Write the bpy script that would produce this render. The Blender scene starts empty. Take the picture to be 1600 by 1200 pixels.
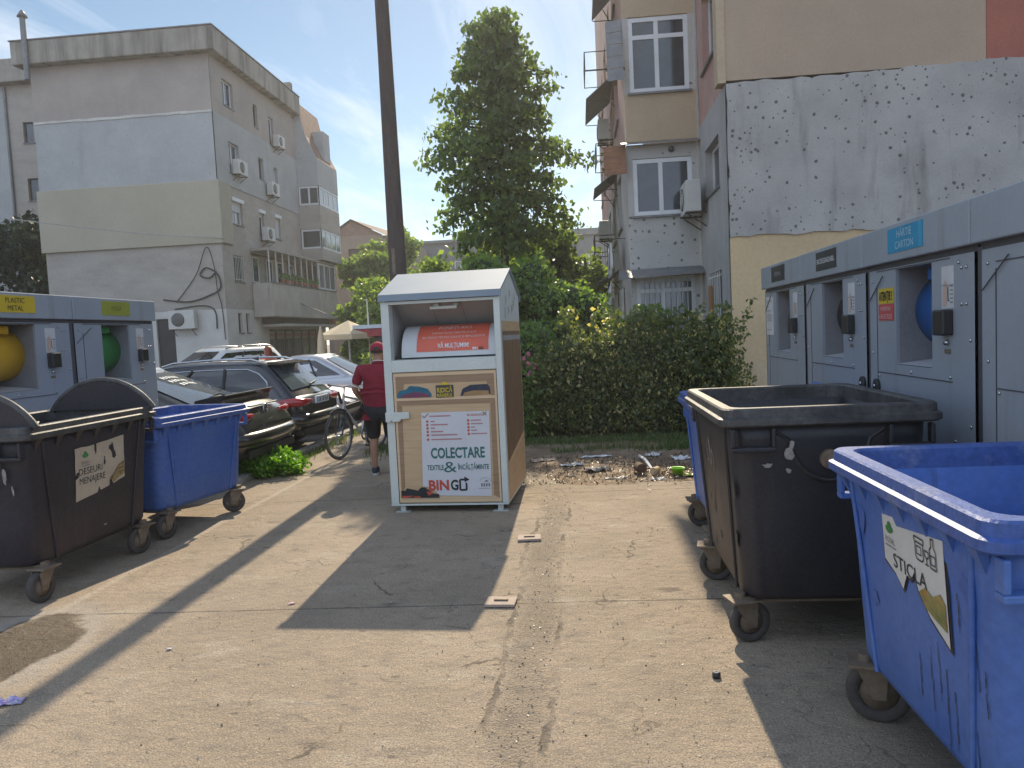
import bpy, bmesh, math, random
import numpy as np
from mathutils import Vector, Matrix
R = math.radians
random.seed(7); rng = np.random.default_rng(7)
C = bpy.context.scene.collection
scene = bpy.context.scene

# ---------------------------------------------------------------- camera
cam = bpy.data.objects.new('camera', bpy.data.cameras.new('camera')); C.objects.link(cam)
cam.data.sensor_width = 36; cam.data.lens = 27.0; cam.data.clip_start = .05; cam.data.clip_end = 2000
cam.matrix_world = (Matrix.Translation((0, 0, 1.7)) @ Matrix.Rotation(R(5.24), 4, 'Z')
                    @ Matrix.Rotation(R(90 - 3.81), 4, 'X') @ Matrix.Rotation(R(-2.7), 4, 'Z'))
scene.camera = cam

# ---------------------------------------------------------------- world, sun, exposure
SUN_ELEV, SUN_AZ = 36.0, -0.6          # azimuth: degrees right of the +Y axis of the yard
world = bpy.data.worlds.new('World'); scene.world = world; world.use_nodes = True
wn, wl = world.node_tree.nodes, world.node_tree.links
for n in list(wn): wn.remove(n)
w_out = wn.new('ShaderNodeOutputWorld'); w_bg = wn.new('ShaderNodeBackground')
sky = wn.new('ShaderNodeTexSky'); sky.sky_type = 'NISHITA'; sky.sun_disc = False
sky.sun_elevation = R(SUN_ELEV); sky.sun_rotation = R(SUN_AZ)
sky.air_density = 0.9; sky.dust_density = 0.1; sky.ozone_density = 1.3
tc = wn.new('ShaderNodeTexCoord')
sep = wn.new('ShaderNodeSeparateXYZ'); wl.new(tc.outputs['Generated'], sep.inputs[0])
zc = wn.new('ShaderNodeMath'); zc.operation = 'MAXIMUM'; zc.inputs[1].default_value = .06; wl.new(sep.outputs['Z'], zc.inputs[0])
dx = wn.new('ShaderNodeMath'); dx.operation = 'DIVIDE'; wl.new(sep.outputs['X'], dx.inputs[0]); wl.new(zc.outputs[0], dx.inputs[1])
dy = wn.new('ShaderNodeMath'); dy.operation = 'DIVIDE'; wl.new(sep.outputs['Y'], dy.inputs[0]); wl.new(zc.outputs[0], dy.inputs[1])
comb = wn.new('ShaderNodeCombineXYZ'); wl.new(dx.outputs[0], comb.inputs[0]); wl.new(dy.outputs[0], comb.inputs[1])
mp = wn.new('ShaderNodeMapping'); mp.inputs['Rotation'].default_value = (0, 0, R(62)); mp.inputs['Scale'].default_value = (1.5, .42, 1)
wl.new(comb.outputs[0], mp.inputs['Vector'])
cn = wn.new('ShaderNodeTexNoise'); cn.inputs['Scale'].default_value = 1.15; cn.inputs['Detail'].default_value = 9; cn.inputs['Roughness'].default_value = .62; cn.inputs['Distortion'].default_value = .7
wl.new(mp.outputs[0], cn.inputs['Vector'])
cr = wn.new('ShaderNodeValToRGB'); cr.color_ramp.elements[0].position = .46; cr.color_ramp.elements[1].position = .86
cr.color_ramp.elements[1].color = (.75, .75, .75, 1); wl.new(cn.outputs['Fac'], cr.inputs[0])
cm = wn.new('ShaderNodeMixRGB'); cm.inputs['Color2'].default_value = (8.6, 8.9, 9.3, 1)
tint = wn.new('ShaderNodeMixRGB'); tint.blend_type = 'MULTIPLY'; tint.inputs['Fac'].default_value = 1; tint.inputs['Color2'].default_value = (.97, .96, .87, 1)
wl.new(sky.outputs[0], tint.inputs['Color1'])
wl.new(cr.outputs[0], cm.inputs['Fac']); wl.new(tint.outputs[0], cm.inputs['Color1'])
# bright cloud added out of view behind the camera to lift the shade
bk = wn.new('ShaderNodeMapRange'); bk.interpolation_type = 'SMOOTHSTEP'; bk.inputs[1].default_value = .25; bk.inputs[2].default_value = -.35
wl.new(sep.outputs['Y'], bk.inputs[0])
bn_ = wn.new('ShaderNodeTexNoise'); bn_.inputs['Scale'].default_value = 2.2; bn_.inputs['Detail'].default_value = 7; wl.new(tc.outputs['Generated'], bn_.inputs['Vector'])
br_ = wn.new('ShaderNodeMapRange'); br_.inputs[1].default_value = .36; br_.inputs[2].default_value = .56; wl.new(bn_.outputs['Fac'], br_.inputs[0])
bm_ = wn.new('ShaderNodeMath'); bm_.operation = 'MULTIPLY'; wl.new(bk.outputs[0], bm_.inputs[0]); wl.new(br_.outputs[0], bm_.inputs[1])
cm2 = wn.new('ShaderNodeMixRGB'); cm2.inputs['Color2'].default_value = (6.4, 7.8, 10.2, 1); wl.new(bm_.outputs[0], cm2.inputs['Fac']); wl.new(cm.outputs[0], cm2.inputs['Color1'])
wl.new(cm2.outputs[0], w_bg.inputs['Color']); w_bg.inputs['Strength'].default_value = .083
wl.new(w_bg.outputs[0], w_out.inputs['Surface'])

sd = bpy.data.lights.new('sun', 'SUN'); sd.energy = 3.9; sd.angle = R(.53); sd.color = (1, .86, .64)
so = bpy.data.objects.new('sun', sd); C.objects.link(so)
sv = Vector((math.sin(R(SUN_AZ)) * math.cos(R(SUN_ELEV)), math.cos(R(SUN_AZ)) * math.cos(R(SUN_ELEV)), math.sin(R(SUN_ELEV))))
so.rotation_euler = sv.to_track_quat('Z', 'Y').to_euler()
scene.view_settings.view_transform = 'Standard'; scene.view_settings.look = 'None'
scene.view_settings.gamma = 1; scene.view_settings.exposure = 0.75

# ---------------------------------------------------------------- materials
def mat(name, c1, c2=None, s=3.0, rough=.8, bump=0.0, bs=40.0, metal=0.0, coat=0.0, fine=.0, fs=60.0,
        streak=None, st=(.52, .75), ss=(3, 3, .25), spot=None, spr=.16, sps=5.0, spmask=.5, detail=6, spec=None, ramp=(.35, .68), stretch=None):
    m = bpy.data.materials.new(name); m.use_nodes = True
    nt = m.node_tree; n, l = nt.nodes, nt.links
    b = n['Principled BSDF']; b.inputs['Roughness'].default_value = rough; b.inputs['Metallic'].default_value = metal
    if coat: b.inputs['Coat Weight'].default_value = coat; b.inputs['Coat Roughness'].default_value = .04
    if spec is not None: b.inputs['Specular IOR Level'].default_value = spec
    tcn = n.new('ShaderNodeTexCoord'); vec = tcn.outputs['Object']
    if stretch:
        mm = n.new('ShaderNodeMapping'); mm.inputs['Scale'].default_value = stretch; l.new(vec, mm.inputs[0]); vec1 = mm.outputs[0]
    else: vec1 = vec
    def rgb(c): return (c[0], c[1], c[2], 1)
    def noise(sc, d=detail, v=None):
        t = n.new('ShaderNodeTexNoise'); t.inputs['Scale'].default_value = sc; t.inputs['Detail'].default_value = d; t.inputs['Roughness'].default_value = .62
        l.new(v or vec, t.inputs['Vector']); return t.outputs['Fac']
    def ramped(f, a, bb):
        r = n.new('ShaderNodeMapRange'); r.inputs[1].default_value = a; r.inputs[2].default_value = bb; l.new(f, r.inputs[0]); return r.outputs[0]
    def mix(f, a, bcol):
        x = n.new('ShaderNodeMixRGB'); 
        if hasattr(f, 'links'): l.new(f, x.inputs[0])
        else: x.inputs[0].default_value = f
        for k, v in ((1, a), (2, bcol)):
            if hasattr(v, 'links'): l.new(v, x.inputs[k])
            else: x.inputs[k].default_value = rgb(v)
        return x.outputs[0]
    col = c1
    if c2 is not None: col = mix(ramped(noise(s, v=vec1), *ramp), c1, c2)
    if fine:
        f = ramped(noise(fs, 3, vec1), .3, .7)
        lo = n.new('ShaderNodeMixRGB'); lo.blend_type = 'MULTIPLY'; lo.inputs[0].default_value = 1
        g = n.new('ShaderNodeMapRange'); g.inputs[3].default_value = 1 - fine; g.inputs[4].default_value = 1 + fine * .6; l.new(f, g.inputs[0])
        if hasattr(col, 'links'): l.new(col, lo.inputs[1])
        else: lo.inputs[1].default_value = rgb(col)
        l.new(g.outputs[0], lo.inputs[2]); col = lo.outputs[0]
    if streak:
        mm = n.new('ShaderNodeMapping'); mm.inputs['Scale'].default_value = ss; l.new(vec, mm.inputs[0])
        col = mix(ramped(noise(1.0, 6, mm.outputs[0]), *st), col, streak)
    for k_ in ((1.0, 1.0, 0.0), (1.9, .95, .12)) if spot else ():      # chips of several sizes in loose clusters
        v = n.new('ShaderNodeTexVoronoi'); v.inputs['Scale'].default_value = sps*k_[0]; 
        nv = n.new('ShaderNodeTexNoise'); nv.inputs['Scale'].default_value = sps*2.4; nv.inputs['Detail'].default_value = 3; l.new(vec, nv.inputs['Vector'])
        av = n.new('ShaderNodeVectorMath'); av.operation = 'MULTIPLY_ADD'; l.new(nv.outputs['Color'], av.inputs[0]); av.inputs[1].default_value = (.22/sps,)*3; l.new(vec, av.inputs[2]); l.new(av.outputs[0], v.inputs['Vector'])
        gs = n.new('ShaderNodeSeparateColor'); l.new(v.outputs['Color'], gs.inputs[0])
        th_ = n.new('ShaderNodeMapRange'); th_.inputs[3].default_value = spr*.25*k_[1]; th_.inputs[4].default_value = spr*k_[1]; l.new(gs.outputs[1], th_.inputs[0])
        sb = n.new('ShaderNodeMath'); sb.operation = 'SUBTRACT'; l.new(th_.outputs[0], sb.inputs[0]); l.new(v.outputs['Distance'], sb.inputs[1])
        sm_ = n.new('ShaderNodeMapRange'); sm_.inputs[1].default_value = -.02; sm_.inputs[2].default_value = .03; l.new(sb.outputs[0], sm_.inputs[0])
        nm = n.new('ShaderNodeMapRange'); nm.inputs[1].default_value = .32; nm.inputs[2].default_value = .68; nm.inputs[3].default_value = -.55; nm.inputs[4].default_value = .45; l.new(noise(.75, 3), nm.inputs[0])
        pl = n.new('ShaderNodeMath'); pl.operation = 'ADD'; l.new(gs.outputs[0], pl.inputs[0]); l.new(nm.outputs[0], pl.inputs[1])
        g2 = n.new('ShaderNodeMath'); g2.operation = 'GREATER_THAN'; l.new(pl.outputs[0], g2.inputs[0]); g2.inputs[1].default_value = spmask + k_[2]
        mu = n.new('ShaderNodeMath'); mu.operation = 'MULTIPLY'; l.new(sm_.outputs[0], mu.inputs[0]); l.new(g2.outputs[0], mu.inputs[1])
        m8 = n.new('ShaderNodeMath'); m8.operation = 'MULTIPLY'; l.new(mu.outputs[0], m8.inputs[0]); m8.inputs[1].default_value = .85
        col = mix(m8.outputs[0], col, spot)
    if hasattr(col, 'links'): l.new(col, b.inputs['Base Color'])
    else: b.inputs['Base Color'].default_value = rgb(col)
    if bump:
        bn = n.new('ShaderNodeBump'); bn.inputs['Strength'].default_value = bump; bn.inputs['Distance'].default_value = .02
        l.new(noise(bs, 5), bn.inputs['Height']); l.new(bn.outputs[0], b.inputs['Normal'])
    return m

def leaf_mat(name, dark, light, trans=.35, pale=None, pale_share=.12):
    m = bpy.data.materials.new(name); m.use_nodes = True; nt = m.node_tree; n, l = nt.nodes, nt.links
    for x in list(n): n.remove(x)
    out = n.new('ShaderNodeOutputMaterial'); geo = n.new('ShaderNodeNewGeometry')
    rp = n.new('ShaderNodeValToRGB'); e = rp.color_ramp.elements
    e[0].color = (*dark, 1); e[1].color = (*light, 1); e[1].position = .86
    if pale:
        p = e.new(.90); p.color = (*light, 1); p.position = 1 - pale_share; q = e.new(.99); q.color = (*pale, 1); q.position = min(.995, 1 - pale_share + .01)
    l.new(geo.outputs['Random Per Island'], rp.inputs[0])
    d = n.new('ShaderNodeBsdfPrincipled'); d.inputs['Roughness'].default_value = .45; l.new(rp.outputs[0], d.inputs['Base Color'])
    t = n.new('ShaderNodeBsdfTranslucent')
    tm = n.new('ShaderNodeMixRGB'); tm.blend_type = 'MULTIPLY'; tm.inputs[0].default_value = 1; tm.inputs[2].default_value = (1.9, 2.0, .75, 1); l.new(rp.outputs[0], tm.inputs[1]); l.new(tm.outputs[0], t.inputs[0])
    mx = n.new('ShaderNodeMixShader'); mx.inputs[0].default_value = trans; l.new(d.outputs[0], mx.inputs[1]); l.new(t.outputs[0], mx.inputs[2]); l.new(mx.outputs[0], out.inputs[0])
    return m

def concrete_mat():
    m = bpy.data.materials.new('yard_concrete'); m.use_nodes = True; nt = m.node_tree; n, l = nt.nodes, nt.links
    b = n['Principled BSDF']; b.inputs['Roughness'].default_value = .88; b.inputs['Specular IOR Level'].default_value = .25
    geo = n.new('ShaderNodeNewGeometry'); pos = geo.outputs['Position']
    def noise(sc, d=6, stretch=None, r=.62):
        v = pos
        if stretch:
            mm = n.new('ShaderNodeMapping'); mm.inputs['Scale'].default_value = stretch; l.new(pos, mm.inputs[0]); v = mm.outputs[0]
        t = n.new('ShaderNodeTexNoise'); t.inputs['Scale'].default_value = sc; t.inputs['Detail'].default_value = d; t.inputs['Roughness'].default_value = r; l.new(v, t.inputs['Vector']); return t.outputs['Fac']
    def rng_(f, a, bb, o0=0., o1=1.):
        r = n.new('ShaderNodeMapRange'); r.interpolation_type = 'SMOOTHSTEP'; r.inputs[1].default_value = a; r.inputs[2].default_value = bb; r.inputs[3].default_value = o0; r.inputs[4].default_value = o1; l.new(f, r.inputs[0]); return r.outputs[0]
    def math_(op, a, bb=None):
        x = n.new('ShaderNodeMath'); x.operation = op
        for k, v in ((0, a), (1, bb)):
            if v is None: continue
            if hasattr(v, 'links'): l.new(v, x.inputs[k])
            else: x.inputs[k].default_value = v
        return x.outputs[0]
    def mix(f, a, c):
        x = n.new('ShaderNodeMixRGB'); l.new(f, x.inputs[0])
        for k, v in ((1, a), (2, c)):
            if hasattr(v, 'links'): l.new(v, x.inputs[k])
            else: x.inputs[k].default_value = (*v, 1)
        return x.outputs[0]
    col = mix(rng_(noise(.8), .35, .68), (.43, .342, .255), (.335, .268, .195))
    col = mix(rng_(noise(6, 8, (1, 1.25, 1)), .48, .72), col, (.27, .225, .175))
    col = mix(rng_(noise(2.2, 7, (.8, 1.5, 1)), .56, .72), col, (.47, .40, .31))
    col = mix(rng_(noise(120, 4, r=.7), .46, .64, 0, .85), col, (.15, .12, .09))
    col = mix(rng_(noise(38, 5, (1,1.15,1)), .55, .70, 0, .65), col, (.20, .165, .13))
    col = mix(rng_(noise(80, 3, r=.6), .57, .70, 0, .65), col, (.66, .56, .44))
    # dark oval stains and crumbs
    for sc, th, msk in ((2.1, .13, .80), (7.5, .12, .82)):
        mm = n.new('ShaderNodeMapping'); mm.inputs['Scale'].default_value = (.8, 1.5, 0); l.new(pos, mm.inputs[0])
        v = n.new('ShaderNodeTexVoronoi'); v.inputs['Scale'].default_value = sc; l.new(mm.outputs[0], v.inputs['Vector'])
        sx = n.new('ShaderNodeSeparateColor'); l.new(v.outputs['Color'], sx.inputs[0])
        dist = math_('ADD', v.outputs['Distance'], math_('MULTIPLY', math_('SUBTRACT', noise(sc * 6, 3), .5), .25))
        f = math_('MULTIPLY', rng_(dist, th + .07, th - .05), math_('GREATER_THAN', sx.outputs[0], msk))
        col = mix(math_('MULTIPLY', f, .62), col, (.10, .085, .07))
    xyz = n.new('ShaderNodeSeparateXYZ'); l.new(pos, xyz.inputs[0]); X, Y = xyz.outputs[0], xyz.outputs[1]
    wob = math_('MULTIPLY', math_('SUBTRACT', noise(1.2, 5), .5), .22)
    wob2 = math_('MULTIPLY', math_('SUBTRACT', noise(9, 4), .5), .05)
    # rough dark strip that runs away from the camera
    dxs = math_('ABSOLUTE', math_('ADD', math_('ADD', X, .335), math_('ADD', wob, wob2)))
    strip = rng_(dxs, .14, .06)
    strip = math_('MULTIPLY', strip, rng_(Y, 8.2, 7.2))
    col = mix(math_('MULTIPLY', strip, .26), col, (.20, .17, .135))
    edge = rng_(math_('ABSOLUTE', math_('SUBTRACT', dxs, .135)), .022, .004)
    edge = math_('MULTIPLY', math_('MULTIPLY', edge, rng_(Y, 8.2, 7.2)), rng_(noise(3, 4), .35, .55))
    edge = math_('MULTIPLY', edge, rng_(noise(1.1, 3), .42, .58, .25, 1))
    col = mix(math_('MULTIPLY', edge, .7), col, (.10, .085, .07))
    # wandering hairline cracks
    for sc, th, am in ((.42, .006, .75), (1.5, .012, .5)):
        nv = n.new('ShaderNodeTexNoise'); nv.inputs['Scale'].default_value = 2.6; nv.inputs['Detail'].default_value = 5; l.new(pos, nv.inputs['Vector'])
        av = n.new('ShaderNodeVectorMath'); av.operation = 'MULTIPLY_ADD'; l.new(nv.outputs['Color'], av.inputs[0]); av.inputs[1].default_value = (.55, .55, 0); l.new(pos, av.inputs[2])
        v = n.new('ShaderNodeTexVoronoi'); v.feature = 'DISTANCE_TO_EDGE'; v.voronoi_dimensions = '2D'; v.inputs['Scale'].default_value = sc; l.new(av.outputs[0], v.inputs['Vector'])
        ck = math_('MULTIPLY', rng_(v.outputs['Distance'], th, th*.2), rng_(noise(.9 + sc, 3), .50, .60))
        col = mix(math_('MULTIPLY', ck, am), col, (.085, .07, .055))
    # large soft traffic grime
    col = mix(math_('MULTIPLY', rng_(noise(.55, 7, r=.7), .50, .70), .42), col, (.24, .195, .15))
    # expansion joints across
    for y0 in (4.72, 8.0, 1.6):
        jd = math_('ABSOLUTE', math_('ADD', math_('ADD', math_('SUBTRACT', Y, y0), math_('MULTIPLY', X, -.03)), math_('MULTIPLY', wob, .12)))
        j = math_('MULTIPLY', rng_(jd, .016, .003), rng_(noise(2.5, 4), .33, .5))
        col = mix(math_('MULTIPLY', j, .75), col, (.09, .075, .06))
    jx = math_('ABSOLUTE', math_('ADD', math_('ADD', X, 3.52), math_('MULTIPLY', wob, .25)))
    col = mix(math_('MULTIPLY', rng_(jx, .05, .01), .25), col, (.60, .54, .46))
    # greasy wet stain by the dark bin, with a pale tide edge
    px_, py_ = math_('DIVIDE', math_('ADD', X, 3.40), .36), math_('DIVIDE', math_('SUBTRACT', Y, 3.95), .72)
    rad = math_('ADD', math_('SQRT', math_('ADD', math_('MULTIPLY', px_, px_), math_('MULTIPLY', py_, py_))), math_('MULTIPLY', math_('SUBTRACT', noise(3, 5), .5), .9))
    wet = rng_(rad, 1.02, .88); halo = math_('MULTIPLY', rng_(rad, 1.35, 1.05), math_('SUBTRACT', 1, wet))
    col = mix(math_('MULTIPLY', halo, .5), col, (.36, .33, .29))
    col = mix(math_('MULTIPLY', math_('MULTIPLY', wet, rng_(noise(1.7,5), .2, .6, .75, 1)), .95), col, (.075, .052, .032))
    # darker concrete towards the right-hand bins
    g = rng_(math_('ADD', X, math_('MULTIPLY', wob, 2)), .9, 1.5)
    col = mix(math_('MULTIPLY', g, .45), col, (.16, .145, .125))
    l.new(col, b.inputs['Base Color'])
    rr = math_('SUBTRACT', .9, math_('MULTIPLY', wet, .55)); l.new(rr, b.inputs['Roughness'])
    h = math_('ADD', math_('MULTIPLY', noise(110, 4), .35), math_('MULTIPLY', noise(14, 6, (1, 1.15, 1)), .8))
    h = math_('ADD', h, math_('MULTIPLY', strip, math_('MULTIPLY', noise(60, 3), .9)))
    h = math_('SUBTRACT', h, math_('MULTIPLY', edge, .6))
    bp = n.new('ShaderNodeBump'); bp.inputs['Strength'].default_value = .8; bp.inputs['Distance'].default_value = .03; l.new(h, bp.inputs['Height']); l.new(bp.outputs[0], b.inputs['Normal'])
    return m

M = {}
M['concrete'] = concrete_mat()
M['soil'] = mat('soil', (.16, .108, .068), (.32, .235, .16), 2.6, .95, .9, 25, fine=.45, fs=70)
M['asphalt'] = mat('parking_asphalt', (.10, .095, .09), (.17, .155, .14), 1.2, .92, .5, 90, fine=.3, fs=120)
M['kerb'] = mat('kerb_stone', (.42, .39, .34), (.30, .27, .23), 4, .9, .5, 40, fine=.3)
# left block
M['l_top'] = mat('render_greige', (0.410, 0.361, 0.323), (0.336, 0.299, 0.271), .55, .92, .25, 30, fine=.08, fs=18, streak=(.31, .285, .26), ss=(1.1, 1.1, .16), st=(.55, .85))
M['l_mid'] = mat('render_pale_grey', (0.446, 0.452, 0.449), (0.369, 0.378, 0.378), .7, .92, .3, 30, fine=.08, fs=16, streak=(.33, .315, .30), ss=(1.5, 1.5, .2), st=(.58, .85), spot=(.25, .23, .21), spr=.16, sps=2.4, spmask=.8)
M['l_yel'] = mat('render_pale_yellow', (0.445, 0.404, 0.312), (0.398, 0.362, 0.276), .6, .92, .2, 30, fine=.05, fs=12)
M['l_low'] = mat('render_beige', (0.439, 0.400, 0.353), (0.353, 0.318, 0.280), .8, .92, .35, 14, fine=.12, fs=9, stretch=(1, 1, 2.6), spot=(.22, .2, .18), spr=.14, sps=2.0, spmask=.9)
M['l_base'] = mat('whitewash', (.62, .60, .56), (.52, .50, .46), 1.2, .9, .2, 20, fine=.08, fs=14)
M['l_corn'] = mat('stained_cornice_concrete', (.38, .345, .30), (.28, .255, .225), 1.0, .95, .4, 20, fine=.15, streak=(.115, .105, .095), ss=(1.9, 1.9, .22), st=(.46, .70))
M['l_balc'] = mat('balcony_concrete', (.52, .48, .42), (.42, .38, .33), 1.2, .92, .3, 20, fine=.1, streak=(.17, .155, .14), ss=(2.6, 2.6, .35), st=(.58, .76))
M['roof_tile'] = mat('roof_tile', (.27, .155, .12), (.17, .11, .09), 3, .85, .6, 20, fine=.3)
# right block
M['r_tan'] = mat('render_tan', (0.452, 0.344, 0.248), (0.392, 0.297, 0.216), .7, .92, .25, 40, fine=.07, fs=25, streak=(.40, .32, .23), ss=(1.4, 1.4, .12), st=(.55, .9))
M['r_tanlow'] = mat('render_ochre', (.60, .45, .265), (.52, .39, .23), .8, .92, .35, 18, fine=.08, fs=14, streak=(.57, .53, .44), ss=(.9, .9, .35), st=(.60, .72))
M['r_white'] = mat('pocked_white_render', (0.435, 0.416, 0.390), (0.330, 0.315, 0.300), .9, .92, .3, 40, fine=.08, fs=30,
                   streak=(.17, .155, .145), ss=(2.2, 2.2, .34), st=(.54, .78), spot=(.085, .08, .07), spr=.28, sps=6.4, spmask=.36)
M['r_red'] = mat('render_brick_red', (.40, .15, .105), (.33, .125, .09), 1, .92, .2, 30, fine=.1, fs=20)
M['r_pink'] = mat('render_faded_red', (.43, .24, .20), (.48, .33, .29), 1.2, .92, .2, 30, fine=.1, fs=20, streak=(.34, .26, .23), ss=(2.5, 2.5, .2), st=(.55, .8))
M['r_grey'] = mat('render_grey', (0.425, 0.408, 0.391), (0.340, 0.327, 0.315), 1.3, .92, .25, 30, fine=.1, fs=20, streak=(.27, .25, .235), ss=(2.6, 2.6, .18), st=(.55, .8))
M['r_bay'] = mat('bay_tan', (0.504, 0.396, 0.270), (0.450, 0.347, 0.239), 1.5, .92, .2, 30, fine=.08, fs=20, streak=(.36, .28, .21), ss=(2.5, 2.5, .3), st=(.62, .85))
M['r_baywhite'] = mat('bay_white', (0.508, 0.492, 0.467), (0.443, 0.426, 0.402), 1.5, .92, .2, 30, fine=.06, fs=20, spot=(.11, .10, .09), spr=.32, sps=6.5, spmask=.6)
M['pvc'] = mat('white_plastic_frame', (.74, .75, .76), (.66, .67, .68), 3, .45)
M['woodframe'] = mat('brown_window_frame', (.10, .075, .06), (.06, .045, .04), 6, .6)
M['glass'] = mat('dark_window_glass', (.028, .034, .042), (.055, .065, .078), .9, .06, spec=.9)
M['glass_curtained'] = mat('curtained_window_glass', (.30, .31, .31), (.10, .11, .12), 1.6, .08, spec=.9, stretch=(5, 5, .3))  # pale tone is curtain folds behind the pane
M['shutter'] = mat('grey_roller_shutter', (.50, .50, .50), (.44, .44, .45), 3, .5, stretch=(1, 1, 40))
M['iron'] = mat('dark_iron', (.06, .055, .05), (.09, .075, .06), 8, .6, metal=.4)
M['whiteiron'] = mat('white_painted_bars', (.62, .61, .58), (.52, .5, .46), 8, .6)
M['zinc'] = mat('grey_sheet_metal', (.17, .17, .175), (.24, .235, .23), 3, .5, metal=.3, fine=.1)
M['rust'] = mat('rusty_sheet', (.30, .13, .06), (.16, .07, .04), 5, .8, .3, 40, fine=.3, streak=(.45, .36, .28), ss=(2, 2, .5), st=(.6, .8))
M['ac'] = mat('air_conditioner_casing', (.60, .59, .55), (.52, .50, .46), 3, .5)
M['acdark'] = mat('fan_grille', (.10, .10, .10), (.06, .06, .06), 20, .6)
M['cable'] = mat('black_cable', (.03, .03, .03), (.05, .05, .05), 8, .6)
M['cablepale'] = mat('pale_cable', (.45, .43, .40), (.3, .29, .27), 8, .6)
# cabinets
M['cab'] = mat('grey_painted_steel', (.33, .365, .41), (.295, .325, .37), 1.6, .32, .10, 2.5, fine=.05, fs=40, spec=.5, streak=(.235, .235, .235), ss=(7, 7, .5), st=(.57, .80))
M['cabdark'] = mat('dark_grey_steel', (.085, .085, .095), (.07, .07, .08), 4, .5)
M['cabin'] = mat('recess_grey', (.25, .25, .265), (.20, .20, .21), 4, .5, fine=.1)
M['traygrey'] = mat('worn_bright_tray', (.52, .53, .55), (.42, .43, .45), 4, .5, streak=(.30, .29, .28), ss=(9, 2, 2), st=(.58, .8))
M['chrome'] = mat('bright_metal', (.55, .56, .58), (.45, .46, .48), 10, .25, metal=.9)
M['blackpl'] = mat('black_plastic', (.018, .018, .02), (.03, .03, .03), 5, .4)
M['paper'] = mat('white_paper', (.62, .62, .62), (.50, .50, .50), 6, .6)
M['ink'] = mat('dark_ink', (.02, .022, .025), None, rough=.6)
M['inkgrey'] = mat('grey_ink', (.20, .19, .19), None, rough=.6)
M['inkwhite'] = mat('white_ink', (.74, .75, .76), None, rough=.6)
M['inkfaint'] = mat('faded_white_ink', (.36, .37, .38), None, rough=.6)
M['inkteal'] = mat('teal_ink', (.025, .135, .125), None, rough=.6)
M['inkred'] = mat('red_ink', (.52, .07, .045), None, rough=.6)
M['inkpink'] = mat('pale_red_ink', (.45, .20, .20), None, rough=.6)
M['inkgreen'] = mat('green_ink', (.03, .22, .05), None, rough=.6)
M['inkskin'] = mat('printed_hand', (.55, .40, .32), None, rough=.6)
M['sg_yellow'] = mat('yellow_sign', (.66, .47, .03), (.58, .42, .03), 3, .5)
M['sg_olive'] = mat('olive_sign', (.33, .35, .05), (.28, .30, .045), 3, .5)
M['sg_blue'] = mat('blue_sign', (.03, .30, .50), (.02, .25, .43), 3, .5, streak=(.10, .40, .58), ss=(9, 9, .4), st=(.6, .8))
M['sg_dark'] = mat('charcoal_sign', (.035, .035, .037), (.05, .05, .05), 4, .5)
M['sg_red'] = mat('red_sign', (.55, .09, .08), (.48, .08, .07), 4, .5)
M['d_yel'] = mat('yellow_drum', (.70, .40, .02), (.62, .35, .02), 3, .35)
M['d_grn'] = mat('green_drum', (.03, .22, .05), (.025, .18, .045), 3, .35)
M['d_blu'] = mat('blue_drum', (.015, .13, .42), (.015, .11, .36), 3, .35)
M['d_blk'] = mat('dark_drum', (.025, .025, .025), (.04, .03, .02), 3, .4)
# bins
M['binblack'] = mat('worn_black_plastic', (0.016, 0.017, 0.022), (0.029, 0.028, 0.035), 2.2, .45, .12, 30, fine=.25, fs=50, streak=(.058, .05, .047), ss=(4, 4, .8), st=(.58, .85))
M['binblackL'] = mat('grimy_black_plastic', (0.018, 0.016, 0.022), (0.034, 0.027, 0.036), 2.0, .5, .15, 30, fine=.3, fs=40, streak=(.058, .045, .045), ss=(3, 3, .8), st=(.60, .85))
M['binblue'] = mat('worn_blue_plastic', (0.044, 0.122, 0.420), (0.094, 0.181, 0.443), 1.5, .5, .06, 40, fine=.14, fs=30, streak=(.030, .045, .12), ss=(6, 6, .42), st=(.66, .74))
M['binblueD'] = mat('rust_stained_blue_plastic', (0.038, 0.106, 0.369), (0.079, 0.149, 0.385), 1.5, .55, .06, 40, fine=.16, fs=30, streak=(.10, .075, .10), ss=(5, 5, 1.2), st=(.66, .78))
M['rimblack'] = mat('scuffed_black_rim', (.034, .034, .036), (.095, .092, .09), 6, .55, .2, 60, fine=.35, fs=40)
M['rimblue'] = mat('scuffed_blue_rim', (.055, .11, .34), (.17, .20, .32), 5, .5, .2, 60, fine=.25, fs=40, ramp=(.52, .72))
M['tyre'] = mat('dusty_rubber', (.055, .05, .047), (.095, .08, .07), 12, .9, .3, 60)
M['fork'] = mat('rusted_steel', (.16, .12, .085), (.24, .19, .14), 14, .7, .2, 50, metal=.3)
M['label'] = mat('weathered_sticker', (.62, .62, .60), (.54, .53, .50), 5, .6, streak=(.42, .36, .30), ss=(14, 14, 2.2), st=(.66, .76))
M['labeltan'] = mat('yellowed_sticker', (.50, .43, .33), (.42, .355, .265), 5, .7, fine=.1)
M['photoprint'] = mat('printed_rubbish', (.36, .27, .08), (.10, .14, .05), 16, .6, detail=3, streak=(.55, .17, .05), ss=(22, 22, 30), st=(.60, .64))
M['photoprintB'] = mat('printed_straw', (.40, .28, .11), (.10, .08, .04), 24, .7, detail=3, stretch=(1, 1, 2.5))
M['scuff'] = mat('white_scuff', (.36, .345, .33), (.20, .19, .18), 30, .8)
M['dirt'] = mat('dark_scuff', (.035, .035, .045), None, rough=.8)
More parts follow.
